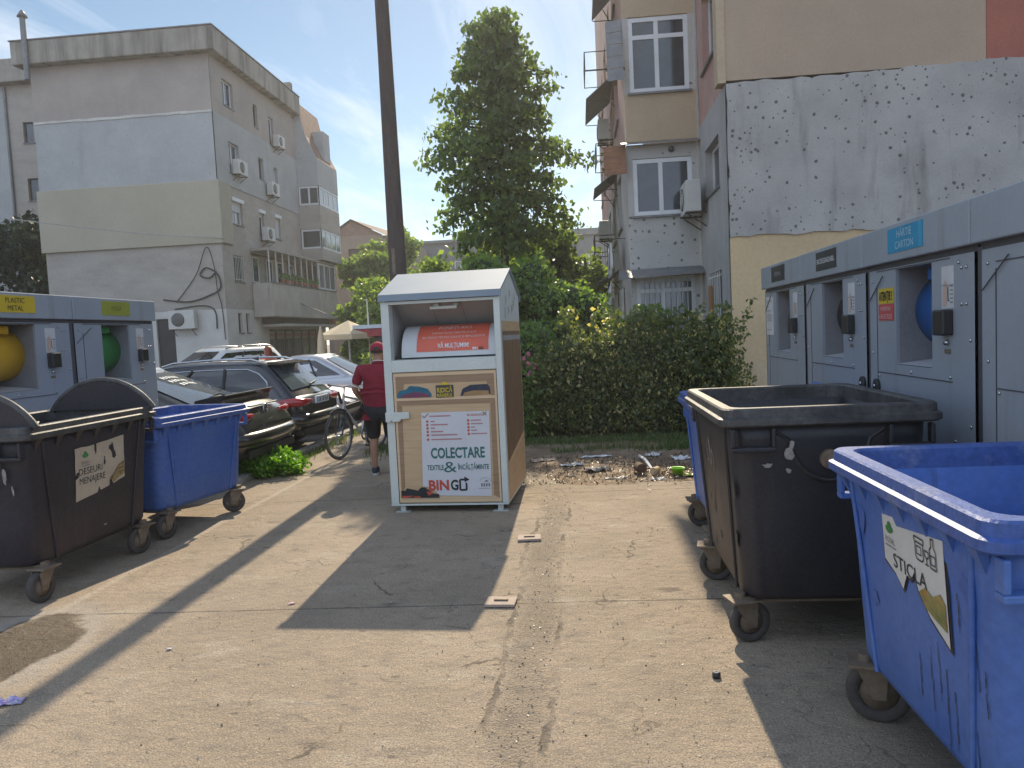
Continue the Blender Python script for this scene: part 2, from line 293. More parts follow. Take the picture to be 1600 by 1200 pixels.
# textile bank
M['tb_white'] = mat('greenish_white_paint', (.60, .64, .60), (.54, .58, .55), 2.5, .5, fine=.05, fs=30, streak=(.46, .47, .43), ss=(8, 8, .6), st=(.66, .85))
M['tb_roof'] = mat('white_sheet_roof', (.25, .30, .36), (.22, .27, .33), 2, .7, spec=.2)
M['tb_in'] = mat('grey_inner_sheet', (.36, .36, .36), (.31, .31, .31), 3, .6)
M['tb_drum'] = mat('pale_drum_sheet', (.58, .60, .60), (.52, .54, .55), 3, .45)
M['wood'] = mat('printed_pale_wood', (.60, .42, .25), (.50, .34, .19), 5, .55, stretch=(.6, .6, 9), fine=.1, fs=20)
M['wooddk'] = mat('printed_dark_wood', (.34, .22, .13), (.26, .165, .095), 5, .55, stretch=(.6, .6, 9))
M['woodlt'] = mat('printed_light_wood', (.68, .50, .31), (.60, .43, .26), 5, .55, stretch=(.6, .6, 9))
M['sideprint'] = mat('printed_side_picture', (.15, .09, .06), (.27, .17, .10), 5, .5, stretch=(3, 3, .5), streak=(.06, .12, .05), ss=(5, 5, 3), st=(.60, .70))
M['poster'] = mat('white_poster', (.62, .63, .66), (.57, .58, .61), 3, .5)
M['orange'] = mat('orange_red_sticker', (.66, .13, .075), (.58, .11, .065), 3, .5)
M['cl_teal'] = mat('printed_teal_cloth', (.03, .17, .24), (.02, .10, .16), 12, .8)
M['cl_plum'] = mat('printed_plum_cloth', (.20, .06, .11), (.14, .05, .09), 12, .8)
M['cl_navy'] = mat('printed_navy_cloth', (.03, .035, .06), (.05, .055, .08), 12, .8)
M['cl_ochre'] = mat('printed_ochre_cloth', (.38, .24, .11), (.30, .18, .08), 12, .8)
# cars
M['p_black'] = mat('black_car_paint', (.010, .010, .012), (.014, .014, .016), 2, .30, coat=1)
M['p_navy'] = mat('dark_blue_black_car_paint', (.010, .011, .016), (.013, .014, .02), 2, .25, coat=1)
M['p_silver'] = mat('silver_car_paint', (.50, .51, .54), (.46, .47, .50), 2, .30, metal=.35, coat=.8)
M['p_white'] = mat('white_car_paint', (.68, .68, .66), (.64, .64, .62), 2, .30, coat=.8)
M['p_pink'] = mat('pale_champagne_car_paint', (.58, .50, .50), (.54, .47, .47), 2, .30, metal=.2, coat=.8)
M['carglass'] = mat('tinted_car_glass', (.012, .014, .016), (.02, .022, .025), 2, .03, spec=1.0)
M['carglassC'] = mat('reflecting_rear_glass', (.10, .12, .14), (.07, .085, .10), 2, .04, spec=1.0)
M['tail'] = mat('red_light_lens', (.42, .015, .02), (.30, .01, .015), 12, .12, coat=1)
M['lamp'] = mat('clear_light_lens', (.45, .46, .48), (.30, .31, .33), 20, .1, coat=1)
M['alloy'] = mat('alloy_rim', (.32, .32, .34), (.25, .25, .27), 8, .35, metal=.8)
M['carblack'] = mat('unpainted_bumper', (.02, .02, .02), (.03, .03, .03), 6, .6)
# people, plants, misc
M['skin'] = mat('tanned_skin', (.42, .24, .16), (.37, .20, .13), 6, .55)
M['redshirt'] = mat('burgundy_polo_cotton', (.25, .015, .035), (.20, .012, .028), 10, .9, .2, 120)
M['cap'] = mat('red_cap_cotton', (.38, .02, .045), (.32, .018, .04), 10, .9)
M['shorts'] = mat('black_shorts_cotton', (.014, .014, .018), (.024, .023, .027), 8, .9, .3, 30)
M['shoe'] = mat('navy_trainer', (.02, .025, .06), (.03, .03, .05), 12, .7)
M['sole'] = mat('white_sole', (.6, .6, .58), None, rough=.7)
M['hairdk'] = mat('dark_hair', (.025, .018, .014), (.04, .03, .02), 30, .6)
M['hairred'] = mat('red_hair', (.24, .045, .02), (.16, .03, .015), 30, .5)
M['pole'] = mat('brown_weathered_pole', (.105, .078, .068), (.07, .054, .05), 3, .9, .5, 25, fine=.25, fs=40, stretch=(4, 4, .5), streak=(.19, .145, .12), ss=(6, 6, .8), st=(.64, .8))
M['bark'] = mat('bark', (.075, .06, .045), (.045, .036, .028), 9, .95, .8, 25, stretch=(1, 1, .4))
M['lime'] = leaf_mat('lime_leaf', (.060, .098, .050), (.135, .19, .075), .50)
M['hedge'] = leaf_mat('hedge_leaf', (.055, .088, .038), (.15, .175, .07), .42, pale=(.50, .42, .20), pale_share=.12)
M['bush'] = leaf_mat('shrub_leaf', (.075, .14, .055), (.19, .27, .085), .5)
M['fartree'] = leaf_mat('far_tree_leaf', (.085, .14, .055), (.20, .26, .085), .5)
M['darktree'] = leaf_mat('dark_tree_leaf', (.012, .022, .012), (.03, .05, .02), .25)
M['core'] = mat('shaded_inner_foliage', (.020, .034, .014), (.035, .052, .022), 6, .95)  # shade deep inside the foliage, put into a darker green
M['grass'] = leaf_mat('grass_blade', (.04, .075, .022), (.10, .15, .04), .35)
M['weed'] = leaf_mat('weed_leaf', (.09, .20, .02), (.17, .34, .03), .45)
M['pinkfl'] = mat('pink_blossom', (.34, .07, .13), (.42, .14, .20), 30, .7)
M['brickbrown'] = mat('brown_far_render', (.36, .29, .24), (.29, .235, .20), .5, .92, fine=.1, fs=4)
M['fargrey'] = mat('grey_far_render', (.20, .205, .215), (.17, .175, .185), .3, .92)
M['farred'] = mat('red_far_render', (.40, .17, .14), (.35, .15, .125), .4, .92)
M['beigecloth'] = mat('beige_parasol_cloth', (.60, .48, .32), (.54, .43, .28), 4, .8)
M['redmetal'] = mat('red_canopy_sheet', (.38, .05, .06), (.32, .045, .05), 3, .5)
M['bluewhite'] = mat('pale_canopy_roof', (.60, .66, .70), (.5, .56, .62), 3, .5)
M['terracotta'] = mat('terracotta_pot', (.36, .13, .07), (.28, .1, .06), 8, .8)
M['clothwhite'] = mat('white_laundry', (.70, .70, .72), (.60, .60, .64), 4, .9)
M['clothdark'] = mat('dark_laundry', (.06, .06, .09), (.10, .06, .05), 4, .9)
M['plank'] = mat('orange_plank', (.42, .20, .08), (.33, .15, .06), 5, .7, stretch=(6, 6, .6))
M['lime_plastic'] = mat('lime_green_plastic', (.28, .62, .02), (.24, .55, .02), 5, .4)
M['log'] = mat('cut_log', (.12, .07, .045), (.07, .04, .03), 9, .9)
M['cutwood'] = mat('cut_wood', (.62, .45, .24), (.52, .36, .18), 12, .8)
M['foil'] = mat('violet_foil', (.22, .15, .42), (.55, .52, .62), 30, .2, metal=.6)
M['coverplate'] = mat('concrete_cover_plate', (.42, .33, .27), (.36, .28, .23), 8, .85, .3, 40)
M['debris'] = leaf_mat('ground_debris', (.05, .034, .022), (.19, .13, .08), .05, pale=(.42, .34, .25), pale_share=.04)
M['pebble'] = leaf_mat('ground_pebbles', (.12, .10, .08), (.46, .40, .32), .02, pale=(.05, .05, .04), pale_share=.25)

# ---------------------------------------------------------------- mesh helpers
V = Vector
class Fr:                                   # a flat frame: origin, right, up; p(a, b, w) = point a right, b up, w out
    def __init__(s, o, u, v):
        s.o, s.u, s.v = V(o), V(u).normalized(), V(v).normalized(); s.n = s.u.cross(s.v).normalized()
    def p(s, a, b, w=0): return s.o + s.u * a + s.v * b + s.n * w
class MB:
    def __init__(s): s.v, s.f, s.m, s.sm = [], [], [], []
    def add(s, vs, fs, mi=0, sm=False):
        k = len(s.v); s.v += [tuple(x) for x in vs]
        for f in fs: s.f.append([k + i for i in f]); s.m.append(mi); s.sm.append(sm)
        return s
    def box(s, a, b, mi=0):
        x0, y0, z0 = (min(a[i], b[i]) for i in range(3)); x1, y1, z1 = (max(a[i], b[i]) for i in range(3))
        return s.add([(x0,y0,z0),(x1,y0,z0),(x1,y1,z0),(x0,y1,z0),(x0,y0,z1),(x1,y0,z1),(x1,y1,z1),(x0,y1,z1)],
                     [(3,2,1,0),(4,5,6,7),(0,1,5,4),(1,2,6,5),(2,3,7,6),(3,0,4,7)], mi)
    def fbox(s, F, a0, a1, b0, b1, w0, w1, mi=0):
        P = [F.p(a, b, w) for w in (w0, w1) for a, b in ((a0,b0),(a1,b0),(a1,b1),(a0,b1))]
        return s.add(P, [(3,2,1,0),(4,5,6,7),(0,1,5,4),(1,2,6,5),(2,3,7,6),(3,0,4,7)], mi)
    def poly(s, F, pts, w=0.0, t=0.0, mi=0):   # flat polygon with thickness t behind w
        n = len(pts); a = [F.p(x, y, w) for x, y in pts]
        if not t: return s.add(a, [tuple(range(n))], mi)
        b = [F.p(x, y, w - t) for x, y in pts]
        return s.add(a + b, [tuple(range(n)), tuple(range(2*n-1, n-1, -1))] + [(i, i+n, (i+1) % n + n, (i+1) % n) for i in range(n)], mi)
    def loft(s, rings, cap0=True, cap1=True, mi=0, sm=True, closed=True):
        n = len(rings[0]); P = [p for r in rings for p in r]; F = []
        for i in range(len(rings) - 1):
            for j in range(n if closed else n - 1):
                F.append((i*n + j, i*n + (j+1) % n, (i+1)*n + (j+1) % n, (i+1)*n + j))
        s.add(P, F, mi, sm)
        if cap0: s.add(rings[0], [tuple(range(n - 1, -1, -1))], mi)
        if cap1: s.add(rings[-1], [tuple(range(n))], mi)
        return s
    def tube(s, path, r, n=8, mi=0, cap=True, closed=False):
        path = [V(p) for p in path]; rings = []; rs = r if isinstance(r, (list, tuple)) else [r] * len(path)
        up = None
        for i, p in enumerate(path):
            if closed: d = path[(i+1) % len(path)] - path[i-1]
            else: d = path[min(i+1, len(path)-1)] - path[max(i-1, 0)]
            d.normalize()
            if up is None: up = V((0,0,1)) if abs(d.z) < .9 else V((1,0,0))
            a = d.cross(up).normalized(); up = a.cross(d).normalized()
            rings.append([p + (a * math.cos(t) + up * math.sin(t)) * rs[i] for t in [2*math.pi*k/n for k in range(n)]])
        if closed: rings.append(rings[0]); cap = False
        return s.loft(rings, cap, cap, mi)
    def cyl(s, p0, p1, r0, r1=None, n=16, mi=0): return s.tube([p0, p1], [r0, r0 if r1 is None else r1], n, mi)
    def disc_ring(s, c, axis, prof, n=24, mi=0, closed=True):      # lathe: prof = [(radius, along axis)]
        ax = V(axis).normalized(); a = ax.cross(V((0,0,1)) if abs(ax.z) < .9 else V((1,0,0))).normalized(); b = ax.cross(a)
        rings = [[V(c) + ax*h + (a*math.cos(t) + b*math.sin(t))*r for t in [2*math.pi*k/n for k in range(n)]] for r, h in prof]
        if closed: rings.append(rings[0])
        return s.loft(rings, not closed, not closed, mi)
    def build(s, name, mats, parent=None, bevel=0, sub=0, smooth=None, loc=None):
        me = bpy.data.meshes.new(name); me.from_pydata(s.v, [], s.f)
        for m in (mats if isinstance(mats, (list, tuple)) else [mats]): me.materials.append(m if not isinstance(m, str) else M[m])
        for p, mi, sm in zip(me.polygons, s.m, s.sm): p.material_index = mi; p.use_smooth = sm if smooth is None else smooth
        me.validate(); me.update(); o = bpy.data.objects.new(name, me); C.objects.link(o)
        if parent: o.parent = parent
        if loc: o.location = loc
        if bevel:
            b = o.modifiers.new('bevel', 'BEVEL'); b.width = bevel; b.segments = 2; b.limit_method = 'ANGLE'; b.angle_limit = R(40)
        if sub:
            b = o.modifiers.new('sub', 'SUBSURF'); b.levels = b.render_levels = sub
        return o
def tag(o, label=None, cat=None, group=None, kind=None):
    if label: o['label'] = label
    if cat: o['category'] = cat
    if group: o['group'] = group
    if kind: o['kind'] = kind
    return o
def thing(name, label, cat, loc=(0,0,0), rz=0, group=None):
    o = bpy.data.objects.new(name, None); o.empty_display_size = .2; C.objects.link(o); o.location = loc; o.rotation_euler = (0, 0, rz)
    return tag(o, label, cat, group)
def copy_tree(o, parent=None):
    c = o.copy(); C.objects.link(c)
    if parent: c.parent = parent
    for ch in list(o.children): copy_tree(ch, c)
    return c
def text(name, s, F, a, b, h, m, parent, width=None, w=.003, bold=0.0, align='CENTER', shear=0.0, xs=1.0):
    """lettering as a flat mesh lying on frame F, centred at (a, b), cap height h"""
    cu = bpy.data.curves.new(name, 'FONT'); cu.body = s; cu.align_x = 'LEFT'; cu.size = 1; cu.offset = bold; cu.shear = shear; cu.resolution_u = 3
    t = bpy.data.objects.new('tmp', cu); C.objects.link(t)
    dg = bpy.context.evaluated_depsgraph_get(); me = bpy.data.meshes.new_from_object(t.evaluated_get(dg))
    bpy.data.objects.remove(t); bpy.data.curves.remove(cu)
    co = np.array([v.co[:] for v in me.vertices]) if len(me.vertices) else np.zeros((1, 3))
    k = h / .70; x0, x1 = co[:, 0].min(), co[:, 0].max(); wd = (x1 - x0) * k * xs
    kx = k * xs * (width / wd if width else 1); full = (x1 - x0) * kx
    off = -full / 2 if align == 'CENTER' else 0
    for v in me.vertices:
        v.co = F.p(a + off + (v.co.x - x0) * kx, b + (v.co.y - .35) * k, w)
    me.materials.clear(); me.materials.append(M[m]); me.name = name
    o = bpy.data.objects.new(name, me); C.objects.link(o); o.parent = parent
    return o
def decal(name, F, pts, m, parent, w=.002, t=0): return MB().poly(F, pts, w, t).build(name, m, parent)
def rect(a0, a1, b0, b1): return [(a0, b0), (a1, b0), (a1, b1), (a0, b1)]
def ell(a, b, ra, rb, n=16, t0=0, t1=2*math.pi): return [(a + ra*math.cos(t0 + (t1-t0)*k/n), b + rb*math.sin(t0 + (t1-t0)*k/n)) for k in range(n)]
def ragged(pts, amp=.01, step=.05):
    out = []
    for i, p in enumerate(pts):
        q = pts[(i+1) % len(pts)]; d = math.dist(p, q); k = max(1, int(d / step))
        for j in range(k):
            t = j / k; out.append((p[0] + (q[0]-p[0])*t + random.uniform(-amp, amp)*(j > 0), p[1] + (q[1]-p[1])*t + random.uniform(-amp, amp)*(j > 0)))
    return out
def wall_panel(F, a0, a1, b0, b1, holes=(), depth=.18, w=0.0, mi=0):
    """wall face with rectangular openings and their reveals"""
    mb = MB(); A = sorted({a0, a1, *[h[0] for h in holes], *[h[1] for h in holes]}); B = sorted({b0, b1, *[h[2] for h in holes], *[h[3] for h in holes]})
    for i in range(len(A)-1):
        for j in range(len(B)-1):
            ca, cb = (A[i]+A[i+1])/2, (B[j]+B[j+1])/2
            if any(h[0] < ca < h[1] and h[2] < cb < h[3] for h in holes): continue
            mb.add([F.p(A[i],B[j],w), F.p(A[i+1],B[j],w), F.p(A[i+1],B[j+1],w), F.p(A[i],B[j+1],w)], [(0,1,2,3)], mi)
    for h in holes:
        q = [(h[0],h[2]),(h[1],h[2]),(h[1],h[3]),(h[0],h[3])]
        for k in range(4):
            p, r_ = q[k], q[(k+1) % 4]
            mb.add([F.p(*p,w), F.p(*p,w-depth), F.p(*r_,w-depth), F.p(*r_,w)], [(0,1,2,3)], mi)
    return mb
def window(parent, F, a0, a1, b0, b1, w=-.12, mull=(), trans=(), fr='pvc', gl='glass', t=.06, shutter=0.0, bars=0, sill=True):
    mb = MB()
    for q in ((a0,a1,b0,b0+t),(a0,a1,b1-t,b1),(a0,a0+t,b0+t,b1-t),(a1-t,a1,b0+t,b1-t)): mb.fbox(F, *q, w-.05, w)
    for x in mull: mb.fbox(F, a0+(a1-a0)*x-t/2, a0+(a1-a0)*x+t/2, b0+t, b1-t, w-.048, w-.002)
    for y in trans: mb.fbox(F, a0+t, a1-t, b0+(b1-b0)*y-t/2, b0+(b1-b0)*y+t/2, w-.046, w-.004)
    o = mb.build('window', fr, parent)
    MB().fbox(F, a0+t*.5, a1-t*.5, b0+t*.5, b1-t*.5, w-.036, w-.026).build('pane', gl, o)
    if sill: MB().fbox(F, a0-.05, a1+.05, b0-.05, b0-.004, w, .06).build('sill', 'zinc', o)
    if shutter:
        MB().fbox(F, a0+.01, a1-.01, b1-(b1-b0)*shutter, b1-.01, w+.004, w+.03).build('roller_shutter', 'shutter', o)
        MB().fbox(F, a0-.06, a1+.06, b1-.02, b1+.14, w+.03, .08).build('shutter_box', 'pvc', o)
    if bars:
        g = MB()
        for k in range(bars): x = a0 + (a1-a0)*(k+.5)/bars; g.cyl(F.p(x,b0+.02,.035), F.p(x,b1-.02,.035), .011, n=6)
        for y in (.08,.92): g.fbox(F, a0, a1, b0+(b1-b0)*y-.012, b0+(b1-b0)*y+.012, .020, .034)
        g.build('grille', 'whiteiron', o)
    return o

# ---------------------------------------------------------------- ground
def sheet(name, pts, z, m, label=None):
    o = MB().add([(x, y, z) for x, y in pts], [tuple(range(len(pts)))]).build(name, m); return tag(o, kind='structure')
sheet('ground', [(-300,-200),(300,-200),(300,400),(-300,400)], -.012, 'soil')
edge = [(-40,-8),(6,-8),(6,8.45),(2.0,8.42),(1.4,8.40),(.9,8.46),(.5,8.38),(.1,8.33),(-.1,8.35),(-.3,8.55),(-.45,8.8),(-.62,9.3),(-.8,9.5),(-1.2,9.62),(-1.7,9.9),(-1.9,10.9),(-2.2,12.2),(-2.4,16),(-2.5,30),(-4.2,30),(-4.2,8.9),(-40,8.9)]
edge2 = []
for i, p in enumerate(edge):
    q = edge[(i+1) % len(edge)]; edge2.append(p)
    if -3 < p[0] < 3 and 8 < p[1] < 17 and math.dist(p, q) < 4:
        for t in (.25, .5, .75): edge2.append((p[0]+(q[0]-p[0])*t+random.uniform(-.05,.05), p[1]+(q[1]-p[1])*t+random.uniform(-.05,.05)))
sheet('concrete_yard', edge2, 0.0, 'concrete')
sheet('parking_asphalt', [(-60,8.9),(-4.36,8.9),(-4.36,60),(-60,60)], -.004, 'asphalt')
kb = MB()
y = 9.0
while y < 30:
    kb.box((-4.36, y, -.05), (-4.22, y+.985, .085 + random.uniform(-.008,.008))); y += 1.0
tag(kb.build('kerb', 'kerb', bevel=.012), kind='structure')

# ---------------------------------------------------------------- left apartment block
def left_block():
    gx0, gx1, gy, sx = -23.85, -15.6, 33.0, -15.6
    T = thing('apartment_building', 'pale grey and beige block with yellow band and dirty cornice, behind the parked cars', 'building', (0,0,0))
    G = Fr((gx0, gy, 0), (1,0,0), (0,0,1)); W = gx1-gx0
    S = Fr((sx, gy, 0), (0,1,0), (0,0,1)); L = 13.3
    hs_low = [(1.1,2.1,4.65,5.85),(1.15,1.6,2.3,3.2),(2.0,2.4,2.3,3.2)]
    hs_y = [(1.3,2.4,7.3,8.35),(4.3,4.9,7.2,8.25),(6.3,7.0,7.2,8.3)]
    hs_m = [(1.3,2.4,9.6,11.0),(4.6,5.2,9.95,11.0),(6.5,7.0,9.85,10.9)]
    hs_t = [(1.1,2.2,12.6,13.75),(4.4,4.9,12.45,13.55),(6.25,6.9,12.0,13.45)]
    shop = (4.6,11.9,.3,2.45); logg = (3.0,9.7,4.6,6.15)
    wl_ = wall_panel(G,0,W,3.37,6.25); 
    q = wall_panel(S,0,L,3.37,6.25,[hs_low[0],logg],.3); wl_.add(q.v,q.f); wl_.build('wall','l_low',T)
    q = wall_panel(G,0,W,-.05,3.365,[(4.95,5.8,-.04,3.05)],.15); r2 = wall_panel(S,0,L,-.05,3.365,[hs_low[1],hs_low[2],shop],.25); q.add(r2.v,r2.f); q.build('wall','l_base',T)
    # yellow insulation band stands proud of the wall and wraps the corner
    yb = MB(); yb.fbox(G,-.12,W+.12,6.25,9.0,0,.12); yb.fbox(S,0,1.05,6.27,8.98,0,.12); yb.build('insulation_band','l_yel',T,bevel=.02)
    q = wall_panel(S,1.05,L,6.25,8.95,hs_y,.2); q.build('wall','l_low',T)
    q = wall_panel(G,0,W,9.0,12.0,w=.03); r2 = wall_panel(S,0,L,8.95,12.0,hs_m,.2,w=.03); q.add(r2.v,r2.f); q.build('wall','l_mid',T)
    MB().poly(G,ragged(rect(0,W,11.93,12.03),.02,.3),.06,.05).build('render_edge','l_base',T)
    q = wall_panel(G,0,W,12.0,14.5,w=.012); r2 = wall_panel(S,0,L,12.0,14.5,hs_t,.2,w=.012); q.add(r2.v,r2.f); q.build('wall','l_top',T)
    MB().box((gx0+.02,gy+.5,-.05),(gx1-.5,gy+L,14.45)).build('inner_core','l_top',T)
    cb = MB(); cb.box((gx0-.5,gy-.5,14.42),(gx1+.45,gy+.5,15.42)); cb.box((gx1-.5,gy+.5,14.42),(gx1+.45,gy+9.9,15.415)); cb.box((gx0-.5,gy+.5,14.42),(gx0+.5,gy+L,15.41)); cb.box((gx0+.5,gy+.5,14.6),(gx1-.5,gy+L,14.8))
    cb.build('cornice','l_corn',T,bevel=.04)
    ld = MB(); ld.box((gx0-.54,gy-.54,15.425),(gx1+.49,gy-.25,15.47)); ld.box((gx1+.2,gy-.25,15.425),(gx1+.49,gy+9.9,15.465)); ld.build('coping','zinc',T)
    window(T,S,*hs_t[0],mull=(.45,)); window(T,S,*hs_t[1],fr='woodframe'); window(T,S,*hs_t[2],mull=(.5,))
    window(T,S,*hs_m[0],mull=(.5,)); window(T,S,*hs_m[1],fr='woodframe'); window(T,S,*hs_m[2])
    window(T,S,*hs_y[0],mull=(.5,),gl='glass_curtained',shutter=.45); window(T,S,*hs_y[1],shutter=.2); window(T,S,*hs_y[2],shutter=.95)
    window(T,S,*hs_low[0],mull=(.5,),fr='woodframe',bars=6); window(T,S,*hs_low[1],fr='woodframe'); window(T,S,*hs_low[2],fr='woodframe')
    # ground-floor door on the gable
    MB().fbox(G,4.96,5.79,-.03,3.04,-.14,-.10).build('door','binblackL',T)
    # shopfront
    a0,a1,b0,b1 = shop
    sf = MB()
    for k in range(7): x = a0+(a1-a0)*k/6; sf.fbox(S,x-.05,x+.05,b0,b1,-.24,-.12)
    sf.fbox(S,a0+.05,a1-.05,b1-.08,b1,-.238,-.122); sf.fbox(S,a0+.05,a1-.05,b0,b0+.12,-.238,-.122)
    so_ = sf.build('shopfront','woodframe',T)
    MB().fbox(S,a0,a1,b0,b1-.5,-.22,-.20).build('pane','glass_curtained',so_)
    for k in range(6):
        x = a0+(a1-a0)*(k+.5)/6; MB().fbox(S,x-.52,x+.52,b1-.47,b1-.1,-.22,-.18).build('fascia_panel','labeltan',so_); decal('printed_band',S,rect(x-.42,x+.42,b1-.36,b1-.2),'inkpink',so_,w=-.175)
    # balcony over the shop
    bx = .95; y0,y1 = 2.9,12.9
    pb = MB(); pb.fbox(S,y0,y1,3.15,4.65,bx-.12,bx); pb.fbox(S,y0,y0+.12,3.15,4.65,.02,bx-.12); pb.fbox(S,y0,y1,3.03,3.17,.02,bx+.02); pb.build('balcony_parapet','l_balc',T,bevel=.02)
    sl = MB(); sl.fbox(S,y0+.8,y1,2.55,2.68,.02,1.2); sl.build('canopy_slab','l_balc',T,bevel=.01)
    dk = MB(); dk.fbox(S,y0+.9,y1-.6,2.68,3.02,.02,.55); dk.build('fascia','woodframe',T)
    MB().fbox(S,y1-.62,y1-.02,2.69,3.01,.5,1.0).build('sign_board','plank',T)
    MB().fbox(S,y0,y1,4.655,4.70,bx-.16,bx+.05).build('balcony_rail','zinc',T)
    for k in range(9):
        x = y0+.05+k*.86; MB().fbox(S,x-.025,x+.025,4.7,6.2,bx-.08,bx-.03).build('balcony_post','whiteiron',T)
    MB().fbox(S,y0,y1,6.2,6.32,.05,bx+.03).build('balcony_lintel','l_low',T)
    MB().fbox(S,3.02,9.68,4.62,6.1,-.29,-.25).build('loggia_back','l_low',T)
    for k,x in enumerate((3.5,5.2,6.6,8.2)): window(T,S,x,x+.75,4.75,6.0,w=-.16,sill=False)
    Bs = Fr((sx+bx,gy,0),(0,1,0),(0,0,1))
    window(T,Bs,y1-2.9,y1-.02,4.72,6.18,w=-.03,mull=(.33,.66),t=.08,gl='glass_curtained',sill=False)
    for k in range(9):
        x = y0+1.6+k*.62; p = S.p(x,4.70,bx-.06)
        o = MB().disc_ring(p,(0,0,1),[(.0,0),(.09,0),(.12,.2),(.0,.2)],10,closed=False).build('flower_pot','terracotta',T)
        mb = MB()
        for j in range(40):
            c = V(p)+V((random.uniform(-.14,.14),random.uniform(-.16,.16),.2+random.uniform(0,.3))); u = V((random.gauss(0,1),random.gauss(0,1),random.gauss(0,1))).normalized()*.08; v_ = u.orthogonal().normalized()*.045
            mb.add([c-u,c+v_,c+u,c-v_],[(0,1,2,3)])
        mb.build('pot_plant','bush',o)
    # corner bays with glazed bands and a tiled mansard
    yb0,yb1,bo = 9.9,13.4,1.25
    Fb = Fr((sx,gy+yb0,0),(1,0,0),(0,0,1)); Fs = Fr((sx+bo,gy+yb0,0),(0,1,0),(0,0,1)); bl = yb1-yb0
    for (z0,z1) in ((6.35,7.0),(8.08,9.45),(10.5,12.0)):
        mb = MB(); mb.box((sx-.1,gy+yb0,z0),(sx+bo,gy+yb1,z1)); mb.build('bay_panel','l_low' if z0<10 else 'l_mid',T,bevel=.02)
    for (z0,z1) in ((7.0,8.08),(9.45,10.5)):
        window(T,Fb,.06,bo-.02,z0+.01,z1-.01,w=-.02,mull=(.5,) if z0>9 else (),gl='glass',t=.09,sill=False)
        window(T,Fs,.02,bl-.02,z0+.01,z1-.01,w=-.02,mull=(.25,.5,.75),gl='glass_curtained',t=.09,sill=False)
    rf = MB(); rf.add([(sx-.6,gy+yb0,12),(sx+bo,gy+yb0,12),(sx+.65,gy+yb0,13.3),(sx+.25,gy+yb0,15.2),(sx-.6,gy+yb0,15.4),
                       (sx-.6,gy+yb1,12),(sx+bo,gy+yb1,12),(sx+.65,gy+yb1,13.3),(sx+.25,gy+yb1,15.2),(sx-.6,gy+yb1,15.4)],
                      [(0,1,2,3,4),(9,8,7,6,5)],0)
    rf.add(rf.v[:10],[(1,6,7,2),(2,7,8,3),(3,8,9,4)],1); rf.build('mansard_roof',['l_mid','roof_tile'],T)
    MB().box((sx-.55,gy+yb0-.35,14.3),(sx+.1,gy+yb0-.02,16.2)).build('parapet_pier','l_corn',T,bevel=.02)
    MB().box((sx+.3,gy+yb0+1.5,12.2),(sx+bo-.05,gy+yb0+2.6,13.9)).build('dormer','l_mid',T,bevel=.02)
    # flue pipe above the roof
    f = MB(); f.cyl((gx0+.3,gy-.62,13.7),(gx0+.3,gy-.62,16.35),.12,n=12); f.disc_ring((gx0+.3,gy-.62,16.37),(0,0,1),[(0,.0),(.22,.0),(.05,.28),(0,.28)],12,closed=False); f.build('flue_pipe','zinc',T)
    return T,S,G
LB,LS,LG = left_block()
def ac_unit(label, F, a, b, group='air conditioners on the facades', w0=.12, s=1.0, wall=0.0):
    T = thing('air_conditioner', label, 'air conditioner', tuple(F.p(a,b,wall)), 0, group)
    L = Fr((0,0,0),F.u,F.v)
    MB().fbox(L,-.4*s,.4*s,0,.55*s,w0,w0+.3).build('casing','ac',T,bevel=.015)
    c = L.p(-.1*s,.275*s,w0+.302)
    g = MB(); g.disc_ring(c,L.n,[(.0,0),(.2*s,0),(.2*s,.012),(.0,.012)],20,closed=False); g.build('fan_grille','acdark',T)
    h = MB()
    for r_ in (.06,.11,.16): h.tube([c+L.n*.016+(L.u*math.cos(t)+L.v*math.sin(t))*r_*s for t in [2*math.pi*k/16 for k in range(16)]],.006,5,closed=True)
    h.build('grille_ring','ac',T)
    for x in (-.3,.3):
        MB().fbox(L,x*s-.02,x*s+.02,-.035,-.002,0,w0+.32).tube([L.p(x*s,-.04,w0+.25),L.p(x*s,-.3,.01)],.014,6).build('bracket','iron',T)
    return T
ac_unit('white outdoor unit under the topmost storey window of the beige block',LS,6.9,11.95,s=1.1)
ac_unit('outdoor unit boxed under the third storey window nearest the beige block corner',LS,1.9,9.55,s=1.2)
ac_unit('outdoor unit between the two narrow third storey windows of the beige block',LS,5.7,9.25,s=1.2)
ac_unit('outdoor unit below the half shuttered small window, over the balcony',LS,4.7,6.85,s=1.2)
ac_unit('white outdoor unit on the ground floor gable beside the dark door',LG,6.35,2.55,s=1.5)
# cables on the corner of the left block
def cable(name, label, pts, r, m='cable', cat='cable', group=None):
    P = []
    pts = [V(p) for p in pts]
    for i in range(len(pts)-1):
        p0,p1,p2,p3 = pts[max(i-1,0)],pts[i],pts[i+1],pts[min(i+2,len(pts)-1)]
        for k in range(6):
            t = k/6; P.append(.5*((2*p1)+(-p0+p2)*t+(2*p0-5*p1+4*p2-p3)*t*t+(-p0+3*p1-3*p2+p3)*t**3))
    P.append(pts[-1]); return tag(MB().tube(P,r,6).build(name,m),label,cat,group)
g = LG
cable('wall_cable','thick black cable looping down the corner of the beige block',[g.p(5.4,3.9,.06),g.p(6.6,3.75,.06),g.p(7.6,4.0,.06),g.p(8.1,4.3,.07),g.p(8.0,4.9,.07),g.p(7.5,5.2,.07),g.p(7.2,4.9,.07),g.p(7.6,4.75,.07),g.p(7.95,5.0,.08)],.035)
